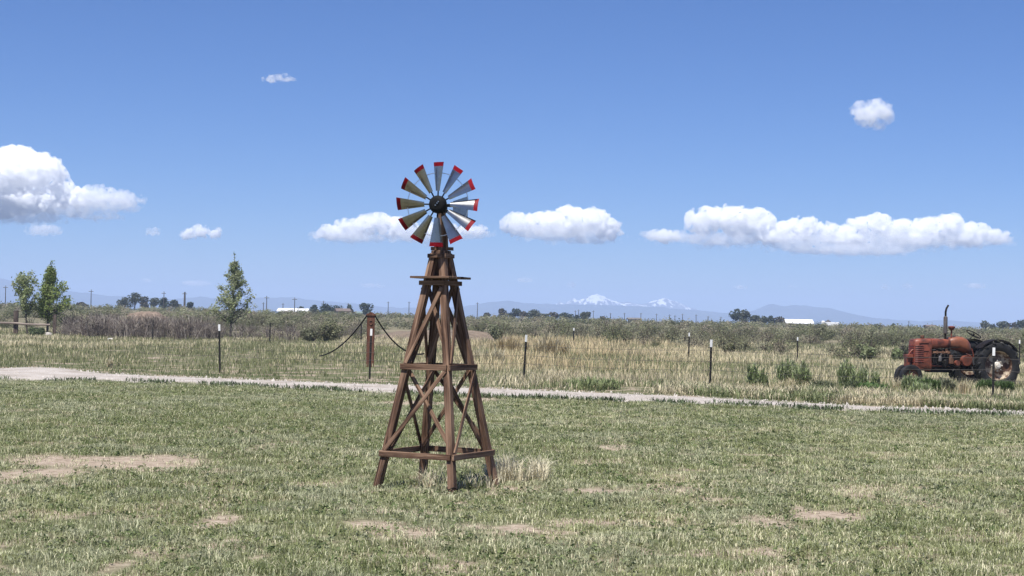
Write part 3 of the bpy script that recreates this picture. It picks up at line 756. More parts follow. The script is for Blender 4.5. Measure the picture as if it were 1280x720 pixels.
# small trees of the horizon, each with its own crown
def far_tree(px, Y, py_top, wpx, label, cols, group=None, squat=.9, trunk=.16, n=420, name='far_tree', gap=.75):
    b = base(px, Y); H = max(1.2, top_z(px, py_top, Y)-b.z); w = wpx/F*Y/2
    e = empty(name, b, 0, label, 'tree', group)
    MB().tube([(0,0,-.3),(.1,0,H*.35),(.0,.1,H*.75)], [H*.03+.06, H*.022+.04, .03], 6).tube([(.05,0,H*.3),(w*.5,0,H*.62)], [.09,.03], 5).tube([(.05,0,H*.33),(-w*.5,.2,H*.6)], [.09,.03], 5).build('trunk', M_BARK, e, 60)
    lobes = []
    for k in range(7):
        a = k/7*6.28+random.random(); r = random.uniform(.25, .68)
        lobes.append((w*r*math.cos(a), w*r*math.sin(a)*.8, H*random.uniform(trunk+.16, .80), random.uniform(.34, .5)))
    lobes.append((0, 0, H*.78, .42))
    cs = []; os_ = []
    for lx, ly, lz, s in lobes:
        m = n//8; u = rng.normal(size=(m, 3)); u /= np.linalg.norm(u, axis=1)[:, None]; u *= (gap+(1.05-gap)*rng.random(m))[:, None]; os_.append(u*np.array([1,1,1.2])+np.array([0,0,.15]))
        cs.append(np.array([lx, ly, lz])+u*np.array([w*s, w*s, min(H*.24, w*s*squat)+.2]))
    p = np.concatenate(cs); p[:, 2] = np.clip(p[:, 2], H*trunk*.6, H*.995)
    pal = np.array(cols); col = pal[rng.integers(0, len(pal), len(p))]*(.75+.5*rng.random(len(p)))[:, None]
    V, C, Q = leaf_arrays(p, max(.34, .0011*Y), col, np.concatenate(os_), .8); big('crown', V, C, Q, None, M_LEAF, e); return e
DK = [(.045,.06,.035),(.06,.075,.04),(.035,.05,.03)]
MD = [(.075,.085,.05),(.06,.075,.045),(.09,.095,.06)]
BR = [(.10,.085,.06),(.085,.075,.055),(.075,.08,.05)]
FT = [ # px, top, width, palette, label
 (102,378,18,BR,'low scrubby tree on the left horizon right of the bushy green tree'),
 (155,372,20,MD,'low rounded tree on the left horizon, first of a row'),(168,366,22,MD,'tallest round tree of the row on the left horizon'),
 (180,370,18,BR,'grey green tree in the middle of the row on the left horizon'),(192,371,15,MD,'slim tree of the row on the left horizon, just left of a pole'),
 (205,371.5,17,DK,'dark tree of the row on the left horizon with a pole behind'),(219,375,18,MD,'low tree near the right end of the row on the left horizon'),
 (238,377.5,13,DK,'small dark tree ending the row on the left horizon'),
 (376,383,11,DK,'small dark round tree beside the long white building'),(393,381,20,DK,'dark dense tree between the white building and the pinkish house, leftmost of its clump'),
 (407,380,22,DK,'dark dense tree in the middle of the clump left of the pinkish house'),(420,382,20,DK,'dark dense tree touching the pinkish house'),
 (437,379.5,9,DK,'dark upright tree behind the pinkish house'),(458,379,18,DK,'dark round tree right above the timber post'),
 (608,391,10,BR,'small brownish shrub tree just right of the windmill on the horizon'),(628,386,16,BR,'thin greyish tree on the horizon right of the windmill'),
 (643,386,18,DK,'dark open tree on the horizon right of the windmill'),(655,389,14,BR,'brownish tree on the horizon among green ones'),
 (668,387,22,MD,'broad green tree on the horizon beneath the mountains'),(681,392.5,14,MD,'low green bush at the end of the broad horizon tree'),
 (692,390,12,BR,'round brownish tree on the horizon below the first snowy slopes'),(706,391,24,DK,'wide low dark tree clump on the horizon below the snow peak'),
 (722,394,10,DK,'small dark shrub tree on the horizon between two bigger ones'),(731,390.5,16,MD,'green tree on the horizon below the snow peak'),
 (753,396,14,BR,'very low brownish shrub tree on the horizon right of the snow peak'),
 (921,386,22,DK,'large dark cottonwood left of the white roofed barn'),(931,387,20,MD,'large cottonwood standing against the dark one by the barn'),
 (943,394,16,MD,'mid green tree in the row between cottonwood and barn'),(955,395.5,16,MD,'low green tree in the row between cottonwood and barn'),
 (964,395,11,DK,'dark upright tree in the row nearest the cottonwood side'),(974,396,16,BR,'greyish tree touching the white roofed barn'),
 (1117,405,8,DK,'tiny dark shrub on the horizon left of the tractor'),
 (1231,401,14,MD,'leafy tree on the horizon behind the steering wheel'),(1241,405,14,MD,'low tree on the horizon above the tractor rear wheel'),
 (1255,402,20,MD,'broad grey green tree on the horizon right of the steering wheel'),(1268,403,12,BR,'greyish tree on the horizon near the right edge'),(1278,400,18,DK,'dark tree on the horizon cut by the right edge')]
for i, (px, pt, w, pal, lb) in enumerate(FT):
    far_tree(px, 430+((i*37) % 60), pt, w, lb, pal, 'trees along the horizon', n=520 if w > 15 else 320, gap=.55 if pal is DK else .7)

# ------------------------------------------------------------------ far buildings
M_ROOFW = mottled('white_metal_roof', (.80,.80,.80), (.72,.72,.72), .3, .45)
M_WALLD = mottled('dark_shed_wall', (.10,.09,.08), (.16,.14,.12), .6, .8)  # mottled dark brown for the barn and small sheds
M_WALLP = mottled('pinkish_siding', (.36,.27,.22), (.30,.23,.19), .5, .8)
M_ROOFG = mottled('brown_shingles', (.16,.12,.10), (.11,.09,.08), .6, .85)
def building(px0, px1, Y, py_eave, py_ridge, depth, label, cat, wallm, roofm, name, yaw=0, open_side=False):
    a = base(px0, Y); b = base(px1, Y); c = (a+b)/2; w = (b-a).length; he = top_z((px0+px1)/2, py_eave, Y)-c.z; hr = top_z((px0+px1)/2, py_ridge, Y)-c.z
    c.z -= .1; e = empty(name, c, yaw, label, cat)
    wl_ = MB()
    if open_side:
        n = 6
        for k in range(n): x = -w/2+w*(k+.5)/n; wl_.box((x,-depth/2+.2,he/2), (w/n*.45,.2,he))
        wl_.box((0,depth/2-.2,he/2), (w,.2,he))
        for s in (-1, 1): wl_.box((s*(w/2-.1),0,he/2), (.2,depth-.7,he))
    else: wl_.box((0,0,he/2), (w,depth,he))
    for s in (-1, 1): wl_.prism([(0,0),(0,0.001),(0,0)], 0, 0)if False else None
    wl_.build('wall', wallm, e, 0)
    rf = MB(); o = .5
    v = [(-w/2-o,-depth/2-o,he-.05),(w/2+o,-depth/2-o,he-.05),(w/2+o,0,hr),(-w/2-o,0,hr),(-w/2-o,depth/2+o,he-.05),(w/2+o,depth/2+o,he-.05)]
    v += [(x, y, z+.14) for x, y, z in v]
    f = [(0,1,2,3),(3,2,5,4),(9,8,7,6),(10,11,8,9),(0,6,7,1),(4,5,11,10),(1,7,8,2),(2,8,11,5),(0,3,9,6),(3,4,10,9)]
    rf.add(v, f).build('roof', roofm, e, 0)
    g = MB()
    for s in (-1, 1): g.add([(s*w/2,-depth/2,he),(s*w/2,depth/2,he),(s*w/2,0,hr-.05),(s*(w/2-.15),-depth/2,he),(s*(w/2-.15),depth/2,he),(s*(w/2-.15),0,hr-.05)], [(0,1,2),(5,4,3),(0,3,4,1),(1,4,5,2),(2,5,3,0)])
    g.build('gable', wallm, e, 0)
    return e, w, he, depth
building(983, 1013, 440, 404.0, 399.3, 12, 'long dark walled barn with a bright white metal roof on the right horizon', 'barn', M_WALLD, M_ROOFW, 'barn', R(-6), True)
building(350, 384, 450, 389.0, 385.6, 9, 'long low white building on the left horizon beside dark trees', 'building', mottled('white_siding', (.78,.78,.77), (.7,.7,.69), .4, .6), M_ROOFW, 'farm_building', R(3))
e, w_, he, dp = building(421, 435, 420, 388.5, 385.6, 8, 'low pinkish house with a brown roof among dark trees on the horizon', 'house', M_WALLP, M_ROOFG, 'farm_house', R(10))
for x in (-w_*.25, w_*.2): MB().box((x,-dp/2-.02,he*.55), (.5,.06,.55)).build('window', M_BLACK, e, 0)
building(446, 460, 440, 391.5, 389.6, 6, 'low dull green shed roof just left of the timber post on the horizon', 'shed', mottled('green_siding', (.12,.16,.13), (.10,.13,.11), .5, .8), mottled('green_roof', (.17,.22,.19), (.14,.18,.16), .5, .6), 'shed', R(-4))
building(786, 799, 440, 398.8, 397.3, 6, 'tiny dark low shed on the horizon under the right snow peak', 'shed', M_WALLD, M_WALLD, 'shed', 0)
building(1158, 1166, 445, 407.8, 406.2, 5, 'tiny dark shed on the horizon left of the exhaust stack', 'shed', M_WALLD, M_ROOFG, 'shed', 0)
# grain bin beside a small white box trailer
gb = base(1035, 440); gh = top_z(1035, 399.5, 440)-gb.z; ge = empty('grain_bin', gb, 0, 'small dark grain bin with a pointed top on the right horizon', 'grain bin')
MB().lathe([(0,0),(.78,0),(.78,gh*.72),(0,gh*.72)], (0,0,0), (0,0,1), 20).build('bin_wall', mottled('dull_bin_steel', (.06,.07,.09), (.10,.11,.13), 1, .5, .4), ge, 40)
MB().lathe([(.83,gh*.722),(.12,gh*.98),(0,gh),(0,gh*.722)], (0,0,0), (0,0,1), 20).build('bin_roof', M_POLE, ge, 40)
wb = base(1029, 441); wh = top_z(1029, 401, 441)-wb.z; we = empty('storage_tank', wb, 0, 'pale upright storage tank just left of the dark grain bin', 'tank')
MB().lathe([(0,0),(.52,0),(.52,wh*.9),(.3,wh),(0,wh)], (0,0,0), (0,0,1), 16).build('tank_shell', M_ROOFW, we, 40)
vb = base(1040, 428); ve = empty('box_trailer', vb, R(4), 'low white trailer in front of the grain bin', 'trailer')
MB().box((0,0,.95), (3.4,1.6,.95)).build('body', M_ROOFW, ve, 0, .06)
for x in (-.5, .5): MB().lathe([(0,-.1),(.3,-.1),(.3,.1),(0,.1)], (x,-.86,.3), (0,1,0), 14).build('wheel', M_TYRE, ve, 40)

# ------------------------------------------------------------------ power poles: near horizon line and the faint long line
def pole(px, Y, py_top, label, group, arm=1.1, r=.13):
    b = base(px, Y); h = top_z(px, py_top, Y)-b.z
    e = empty('utility_pole', b, R(random.uniform(-30, 30)), label, 'utility pole', group)
    MB().tube([(0,0,-.5),(0,0,h)], [r*1.15, r*.8], 8).build('shaft', M_POLE, e)
    MB().box((0,-.12,h-.45), (arm*2,.10,.12)).build('crossarm', M_POLE, e, 0)
    ins = MB()
    for x in (-.9, 0, .9): ins.lathe([(0,0),(.05,0),(.05,.14),(0,.14)], (x*arm,-.12,h-.39), (0,0,1), 6)
    ins.build('insulator', M_WHITE, e)
    return e
for px, pt, lb in ((6.5,357,'utility pole at the far left edge against the blue mountains'),(113.5,362,'utility pole above scrub, right of the bushy green tree'),(204.5,364.5,'thin utility pole behind the row of trees on the left horizon'),
                   (230.5,365,'thick dark utility pole at the right end of the tree row on the left horizon'),(333,370,'utility pole just right of the pointed green tree'),(368,372,'utility pole standing above the long white building')):
    pole(px, 395, pt, lb, 'utility poles on the left horizon', .6, .11 if px != 230.5 else .26)
for px, pt in ((329,378),(353.5,379),(404,376),(435,379),(485,377),(511,377),(596.5,378)): pole(px, 640, pt, 'thin distant utility pole on the horizon left of or behind the windmill', 'distant utility poles left of the snow peaks', .6, .17)
for px, pt in ((719,388),(723,387),(741.5,388),(763,391),(780.5,391),(801,391),(820.5,392),(837,393),(843.5,394),(853,392),(870,393),(885,395),(901,396),(1070,404),(1087,404),(1100,403),(1136,401)): pole(px, 680, pt, 'thin distant utility pole on the horizon right of the windmill', 'distant utility poles below the snow peaks and to the right', .6, .15)
#@@NEXT
# ------------------------------------------------------------------ grass of the lawn
def lawn():
    N = 1150000
    y = rng.uniform(8.6, 41, N); x = rng.uniform(-1, 1, N)*(.345*y+2.2)
    keep = y < yn(x)+.12*rng.normal(size=N); x, y = x[keep], y[keep]
    cl = fbm(x, y*.8, .75, 1); big_ = fbm(x, y*.5, 3.2, 2); fine = vnoise(x, y, .16, 6)
    bm_ = bare_mask(x, y)
    dens = np.clip(.66+1.2*(cl-.36)+.8*(fine-.5), .30, 1)*(1-(.97-.5*(fine > .66))*bm_)
    dens *= np.where(y > 22, 1.15, 1.)
    keep = rng.random(len(x)) < dens; x, y, cl, big_, fine, bm_ = [q[keep] for q in (x, y, cl, big_, fine, bm_)]
    n = len(x)
    lush = sstep(.40, .64, cl*.5+big_*.5+.12*((x < -1.0) & (y > 20))+.05*(y > 27)-.04*(y < 15))
    tuft_ = vnoise(x, y, .24, 21); tuft2 = vnoise(x, y*.8, .5, 23); t = rng.random(n)
    h = (.014+.046*sstep(.40, .85, tuft_)+.020*t+.014*tuft2)*(.85+.25*lush)
    w = (.0034+.0030*rng.random(n))*(1+.022*(y-10)); lean = np.clip(.4+.95*rng.random(n), 0, 1.25)
    olive = np.array([.258,.278,.122]); deep = np.array([.130,.160,.056]); grey = np.array([.300,.312,.198]); st = np.array([.58,.54,.36]); pale = np.array([.46,.46,.29])
    L = lush[:, None]; col = olive*(1-L)+(.62*deep+.38*olive)*L
    gz = sstep(.48, .66, .6*fbm(x, y*.7, 1.7, 12)+.4*tuft2)[:, None]; col = col*(1-.75*gz)+grey*.75*gz
    dk = (sstep(.58, .80, vnoise(x, y, .31, 27))*(.75-.2*L[:, 0]))[:, None]; col = col*(1-dk)+deep*dk
    dry = sstep(.46, .72, .55*fbm(x, y*.6, 1.1, 14)+.45*vnoise(x, y, .2, 29))
    isst = rng.random(n) < (.06+.36*dry*(1-.6*lush)); isp = rng.random(n) < .22*(1-.5*lush)
    tt = t[:, None]; col = col*(.6+.8*rng.random(n)[:, None]); col = np.where(isp[:, None], pale*(.75+.5*tt), col); col = np.where(isst[:, None], st*(.7+.55*tt), col)
    lit = (bm_ > .35) & (rng.random(n) < .6); col = np.where(lit[:, None], st*(.55+.5*tt), col); lean = np.where(lit, 1.25, lean); h = np.where(lit, h*.6, h)
    V, C, q, tr = blade_arrays(x, y, terrain(x, y), h, w, lean, col)
    tag(big('lawn_grass', V, C, q, tr, M_GRASS), kind='stuff')
lawn()
def lawn_weeds():                             # broad-leaved weeds scattered through the grass
    n = 15000; y = rng.uniform(8.8, 40, n); x = rng.uniform(-1, 1, n)*(.345*y+2.0)
    keep = (y < yn(x)) & (fbm(x, y*.7, 1.1, 41) > .42) & (rng.random(n) > .8*bare_mask(x, y)); x, y = x[keep], y[keep]; n = len(x)
    m = 13; k = np.repeat(np.arange(n), m); r = rng.uniform(.02, .075, n)*(1+.012*(y-10)); a = rng.random(n*m)*6.283; q = np.sqrt(rng.random(n*m))*r[k]
    c = np.stack([x[k]+q*np.cos(a), y[k]+q*np.sin(a), .012+.055*rng.random(n*m)*(1-.6*q/r[k])], 1)
    pal = np.array([[.17,.205,.085],[.235,.255,.145],[.125,.165,.062],[.29,.30,.19],[.205,.22,.10]]); col = pal[rng.integers(0, 5, n)][k]*(.65+.7*rng.random(n*m))[:, None]
    o = np.stack([np.cos(a)*.6, np.sin(a)*.6, np.full(n*m, .8)], 1)
    V, C, Q = leaf_arrays(c, np.repeat(.022*(1+.02*(y-10)), m), col, o, .9); tag(big('lawn_weeds', V, C, Q, None, M_LEAF), kind='stuff')
lawn_weeds()

def patch(name, cx, cy_, rx, ry, n, h0, h1, w, cols, label=None, cat=None, group=None, lean=(.1,.5), stuff=False, clump=True):
    a = rng.random(n)*2*np.pi; r = np.sqrt(rng.random(n)); x = cx+r*np.cos(a)*rx; y = cy_+r*np.sin(a)*ry
    if clump:
        k = rng.integers(0, max(4, n//26), n); cxs = rng.random((k.max()+1, 2)); ra = cxs[:, 0]*6.283; rr = np.sqrt(cxs[:, 1])
        x = cx+(rr*np.cos(ra))[k]*rx+rng.normal(size=n)*rx*.07; y = cy_+(rr*np.sin(ra))[k]*ry+rng.normal(size=n)*ry*.07
    pal = np.array(cols); col = pal[rng.integers(0, len(pal), n)]*(.8+.4*rng.random(n))[:, None]
    h = (h0+(h1-h0)*rng.random(n)**1.4)*(1-.35*(((x-cx)/rx)**2+((y-cy_)/ry)**2).clip(0, 1))
    ln = rng.uniform(lean[0], lean[1], n)
    V, C, q, tr = blade_arrays(x-cx, y-cy_, terrain(x, y)-th(cx, cy_), h, w*(.7+.6*rng.random(n)), ln, col)
    o = big(name, V, C, q, tr, M_GRASS); o.location = (cx, cy_, th(cx, cy_))
    return tag(o, label, cat, group, 'stuff' if stuff else None)
STRAW = [(.54,.48,.32),(.45,.39,.25),(.60,.54,.38),(.36,.31,.20)]
GOLD = [(.42,.33,.18),(.34,.26,.13),(.48,.39,.23)]
PALE = [(.62,.56,.40),(.54,.48,.33),(.66,.61,.45)]
sx_, sy_ = flat(650, 603)
patch('dry_grass_clump', sx_, sy_+.2, .36, .45, 900, .16, .42, .007, PALE, 'tall dry straw coloured grass clump beside the right leg of the windmill', 'dry grass', 'dry grass clumps in the lawn', (.3,1.0))
patch('dry_grass_clump', tb.x+.15, tb.y+.15, .42, .5, 420, .10, .28, .007, PALE+[(.22,.25,.12)], 'dry grass clump growing between the legs of the windmill', 'dry grass', 'dry grass clumps in the lawn', (.3,1.0))
patch('dry_grass_clump', tb.x+.30, tb.y-.12, .2, .22, 220, .08, .18, .007, [(.07,.10,.04),(.10,.13,.055)], 'dark green clump at the foot of the windmill between the front legs', 'weed', None, (.2,.7))  # short blades in a darker green than the lawn around them

# ------------------------------------------------------------------ verge and field grasses behind the track
def field():
    N = 420000
    y = rng.uniform(31, 128, N)**1.0; x = rng.uniform(-1, 1, N)*(.345*y+3.5)
    yy = yf(x); keep = (y > yy-.1+.15*rng.normal(size=N)); x, y, yy = x[keep], y[keep], yy[keep]
    d = y-yy
    pr = fbm(x, y*.35, 3.0, 31); band = fbm(x*.35, y, 4.5, 33); fine = vnoise(x, y*.6, .6, 35)
    px = 640+F*x/y
    verge = 1-sstep(2.2, 4.6, d+2.4*(pr-.5))
    goldz = np.exp(-((px-700)/170)**2)*sstep(10, 18, d)
    straw = sstep(.41, .60, .55*band+.45*pr+.10*goldz+.05*sstep(880, 1000, px)*(y < 65)-.05*(px < 420)-.05*(d < 7)*(px < 860))
    dens = np.clip(.40+1.5*(pr-.36)+.7*(fine-.5), .10, 1)
    dirt = np.zeros_like(x)
    for k, s in enumerate([spots(792,487,40,5), spots(1130,497,60,7), spots(1200,496,60,6), spots(930,492,22,3)]): dirt = np.maximum(dirt, blob(x, y, s, 50+k))
    dens *= (1-.9*dirt)
    keep = rng.random(len(x)) < dens; x, y, d, pr, band, fine, px, verge, goldz, straw = [q[keep] for q in (x, y, d, pr, band, fine, px, verge, goldz, straw)]
    n = len(x); t = rng.random(n)
    h = (.06+.11*pr+.13*t*fine+.10*straw*t)*(1-verge)+(.04+.06*t)*verge
    h = h*(1+.8*goldz*t*t)*(1+.004*(y-40))
    w = (.008+.008*rng.random(n))*(1+.012*(y-35))
    grn = np.array([.185,.198,.088]); grn2 = np.array([.125,.152,.060]); sw_ = np.array([.56,.49,.315]); gd = np.array([.47,.36,.20]); pk = np.array([.32,.25,.18])
    rowm = rng.random(n) < np.clip(.10+.75*straw, 0, .93)*(1-.8*verge)
    s_ = sw_*(1-.75*goldz[:, None])+gd*.75*goldz[:, None]
    pkz = (np.exp(-((px-800)/130)**2)*(1-sstep(6, 14, d)))[:, None]; s_ = s_*(1-.5*pkz)+pk*.5*pkz
    g_ = grn*(1-verge[:, None])+grn2*verge[:, None]
    col = np.where(rowm[:, None], s_*(.7+.6*t)[:, None], g_*(.75+.5*t)[:, None])
    V, C, q, tr = blade_arrays(x, y, terrain(x, y), h, w, .12+.5*rng.random(n), col)
    tag(big('field_grass', V, C, q, tr, M_GRASS), kind='stuff')
field()
def verge_tufts():                            # low weeds along the lawn side of the track
    n = 9000; x = rng.uniform(-17, 13, n); y = yn(x)-.1+rng.normal(size=n)*.32+.25*(fbm(x, x*0, 1., 77) > .55)
    keep = fbm(x, y, .7, 78) > .47; x, y = x[keep], y[keep]; n = len(x)
    col = np.array([.085,.115,.05])*(.7+.6*rng.random(n))[:, None]
    V, C, q, tr = blade_arrays(x, y, terrain(x, y), .05+.10*rng.random(n), .016+.012*rng.random(n), .3+.6*rng.random(n), col)
    tag(big('track_edge_weeds', V, C, q, tr, M_GRASS), kind='stuff')
verge_tufts()
def rank_grass():                             # taller mixed green and straw growth between fence and track, right half
    n = 52000; u = rng.random(n); px = 560+740*np.sqrt(u*.8+.2*u); y = yf(px*0+(px-640)/F*38)+1.0+4.6*rng.random(n)**1.2; x = (px-640)/F*y
    k = fbm(x, y*.7, 1.1, 91); keep = (k > .44-.10*(px > 900)) & (rng.random(n) < .35+.65*(px-560)/740)
    for s_ in (spots(792,487,40,5), spots(1200,497,75,7), spots(1125,498,30,5)): keep &= blob(x, y, s_, 55) < .4
    x, y, k = x[keep], y[keep], k[keep]; n = len(x); t = rng.random(n)
    g = fbm(x, y, .9, 93); isg = (g+.25*(rng.random(n)-.5)) > .51
    col = np.where(isg[:, None], np.array([.185,.21,.095]), np.array([.52,.46,.31]))*(.65+.7*t)[:, None]
    V, C, q, tr = blade_arrays(x, y, terrain(x, y), (.06+.24*rng.random(n)**1.6)*(.4+k), .012+.012*rng.random(n), .2+.75*rng.random(n), col)
    tag(big('rank_grass', V, C, q, tr, M_GRASS), kind='stuff')
rank_grass()
# single tall tufts that stand out
def tuft(px, Y, py_top, wpx, n, cols, label, cat='dry grass', name='dry_grass_clump', group=None, lean=(.05,.45), w=.02):
    b = base(px, Y); H = max(.2, top_z(px, py_top, Y)-b.z); rx = wpx/F*Y/2
    return patch(name, b.x, b.y, rx, max(.25, rx*.7), n, H*.45, H*1.05, w, cols, label, cat, group, lean)
tuft(137, 49.5, 444, 16, 110, STRAW, 'pale bleached grass clump by the track at left', lean=(.1,.7))
tuft(688, 75, 411, 46, 760, GOLD+STRAW, 'tall golden grass clump behind the fence, right of the windmill', w=.036)
tuft(640, 80, 412, 50, 380, GOLD, 'tall golden brown grass clump close behind the white topped post by the windmill', w=.03)
tuft(612, 62, 428, 46, 360, STRAW, 'straw clump just right of the windmill tower, beyond the track', w=.022)
tuft(1125, 42.5, 468, 26, 220, STRAW, 'bleached grass clump in front of the tractor nose', w=.016)
tuft(1207, 41.5, 472, 22, 260, GOLD+STRAW, 'straw tuft in front of the tractor engine', w=.014)
tuft(1000, 43, 466, 60, 420, STRAW, 'bent bleached straw among the green weeds left of the tractor', w=.016, lean=(.4,1.0))
tuft(1275, 40, 482, 20, 150, STRAW, 'pale straw tuft at the right edge below the tractor wheel', w=.014)
tuft(200, 96, 424, 60, 300, STRAW, 'pale dry grass strip in front of the bare grey brush', w=.03)
tuft(932, 42, 482, 26, 260, GOLD, 'low rounded straw clump beside the post left of the green weeds', w=.016)

# leafy green weeds
GW = [(.27,.33,.15),(.22,.28,.115),(.32,.36,.19),(.35,.37,.24)]
def weed(px, Y, py_top, wpx, nst, label, cols=GW, leaf=.055, per=60, name='tall_weed', bushy=.20):
    b = base(px, Y); H = max(.25, top_z(px, py_top, Y)-b.z); rx = wpx*1.25/F*Y/2; H *= 1.22; cols = [tuple(min(.4, 1.25*k) for k in q) for q in cols] if cols is not GW else cols
    e = empty(name, b, 0, label, 'weed', 'green weeds beside the track'); st = MB(); cs = []
    for k in range(int(nst*1.7)):
        a = random.random()*6.28; r = rx*math.sqrt(random.random()); hh = H*random.uniform(.6, 1.02)
        p0 = Vector((r*.45*math.cos(a), r*.45*math.sin(a), -.04)); hh *= (1.1-.45*math.sqrt(r/rx)); p1 = Vector((r*.8*math.cos(a), r*.8*math.sin(a), hh))
        mid = p0.lerp(p1, .55)+Vector((random.gauss(0, .03), random.gauss(0, .03), 0)); st.tube([p0, mid, p1], [.010,.007,.003], 4)
        for j in range(per):
            t = .12+.88*random.random(); q = (p0.lerp(mid, t/.55) if t < .55 else mid.lerp(p1, (t-.55)/.45)); s = bushy*rx*(1.05-t)+.025
            cs.append((q.x+random.gauss(0, s*.6), q.y+random.gauss(0, s*.6), max(.02, q.z+random.gauss(0, .03))))
    st.build('stem', M_BARK, e, 60); cs = np.array(cs); pal = np.array(cols)
    cc = pal[rng.integers(0, len(pal), len(cs))]*(.7+.6*rng.random(len(cs)))[:, None]
    if name == 'round_bush':
        V, C, Q = leaf_arrays(cs, leaf*1.2, cc, cs*np.array([1,1,0])+np.array([0,-.02,.06]), 1.2); big('foliage', V, C, Q, None, M_LEAF, e)
    else:                                     # narrow upright leaves up the stems
        m = len(cs); V, C, Q, T = blade_arrays(cs[:, 0], cs[:, 1], cs[:, 2]*.86, .07+.13*rng.random(m), .014+.014*rng.random(m), .25+.7*rng.random(m), cc)
        big('foliage', V, C, Q, T, M_LEAF, e)
weed(941, 42.5, 451, 16, 9, 'narrow upright green weed left of the big weed clump, near the white topped post')
weed(953, 42.6, 464, 14, 6, 'short green weed between the narrow weed and the big clump')
weed(984, 43.5, 447, 34, 20, 'big clump of tall green weeds below the far white topped post')
weed(1003, 43, 455, 24, 12, 'green weed clump at the right side of the biggest one')
weed(1058, 43.5, 446, 26, 13, 'tall spiky green weed left of the tractor nose')
weed(1075, 43, 456, 22, 10, 'mid height green weed between the spiky weed and the round bush')
weed(1094, 42.5, 458, 9, 5, 'single upright green stalk rising behind the round bush')
weed(1090, 39.6, 478, 40, 34, 'low round bright green bush by the track left of the tractor', [(.085,.14,.04),(.11,.165,.055)], .05, 46, 'round_bush', .6)
weed(1068, 40.5, 482, 24, 14, 'low dull green weed beside the round bush', [(.11,.125,.07),(.09,.11,.055)], .05, 34)
weed(1027, 41, 478, 30, 14, 'greyish green weed patch below the bleached straw', [(.13,.14,.085),(.10,.115,.06)], .05, 34)
weed(1140, 42, 468, 26, 16, 'green weed in front of the tractor front wheel')
weed(1160, 41.5, 474, 30, 18, 'green weed below the tractor nose', [(.075,.115,.035),(.09,.13,.05)])
weed(1150, 40, 486, 26, 14, 'low green weed closest to the track in front of the tractor')
weed(1182, 42.2, 474, 24, 14, 'greyish weed under the tractor engine', [(.15,.155,.10),(.12,.13,.08)], .05)
weed(1232, 42.5, 477, 26, 18, 'dense green weed in front of the rear wheel, left of the post', [(.07,.11,.035)])
weed(1256, 41.5, 478, 22, 16, 'green weed in front of the rear wheel, right of the post', [(.075,.115,.04)])
weed(742, 40.4, 494, 80, 26, 'low green weed strip at the track edge right of the windmill', [(.17,.21,.09),(.22,.25,.12)], .05, 22)
weed(575, 92, 424, 26, 10, 'dull green weed on the earth mound behind the windmill', [(.10,.12,.06)], .1, 26)
for q in ((488,414),(520,420),(560,412),(600,418),(625,420),(545,425),(505,426)): tuft(q[0], 106, q[1], 46, 260, STRAW[:2]+[(.16,.16,.09)], 'scattered straw tufts on the earth mound behind the windmill', 'dry grass', 'dry_grass_clump', 'straw tufts on the earth mound', (.2,.7), .03)

# ------------------------------------------------------------------ sagebrush
SG = np.array([(.215,.218,.128),(.178,.186,.100),(.145,.157,.080),(.270,.265,.178),(.110,.122,.058),(.25,.22,.16),(.195,.19,.125)])
def bush_arrays(n_leaf, size, tone, w=1., h=1., ntw=14):
    u = rng.normal(size=(n_leaf, 3)); u /= np.linalg.norm(u, axis=1)[:, None]; u[:, 2] = np.abs(u[:, 2])
    az = np.arctan2(u[:, 1], u[:, 0]); lump = 1+.18*np.sin(az*3+tone*7)+.10*np.sin(az*5+u[:, 2]*6+tone*3)
    p = u*(.55+.48*rng.random(n_leaf)**.6)[:, None]*lump[:, None]*np.array([w*.5, w*.5, h*.86]); p[:, 2] += h*.06
    col = SG[tone % len(SG)]*(.8+.4*rng.random(n_leaf))[:, None]
    V, C, Q = leaf_arrays(p, size, col, p-np.array([0,0,h*.12]), .8)
    p0 = rng.normal(size=(ntw, 3))*.05*w; p0[:, 2] = 0; p1 = rng.normal(size=(ntw, 3))*.26*w; p1[:, 2] = h*(.7+.42*rng.random(ntw))
    tv, tq = twig_arrays(p0, p1, np.full(ntw, .014)); 
    return np.concatenate([V, tv]), np.concatenate([C, np.tile([.15,.125,.095], (len(tv), 1))]), np.concatenate([Q, tq+len(V)])
VAR = []
for k in range(14):
    V, C, Q = bush_arrays(660, .056, k)
    VAR.append((V, C, Q))
def front_y(px): return np.interp(px, [-100,0,250,420,640,760,900,1000,1150,1300,1500], [112,110,112,104,110,106,94,88,82,84,84])
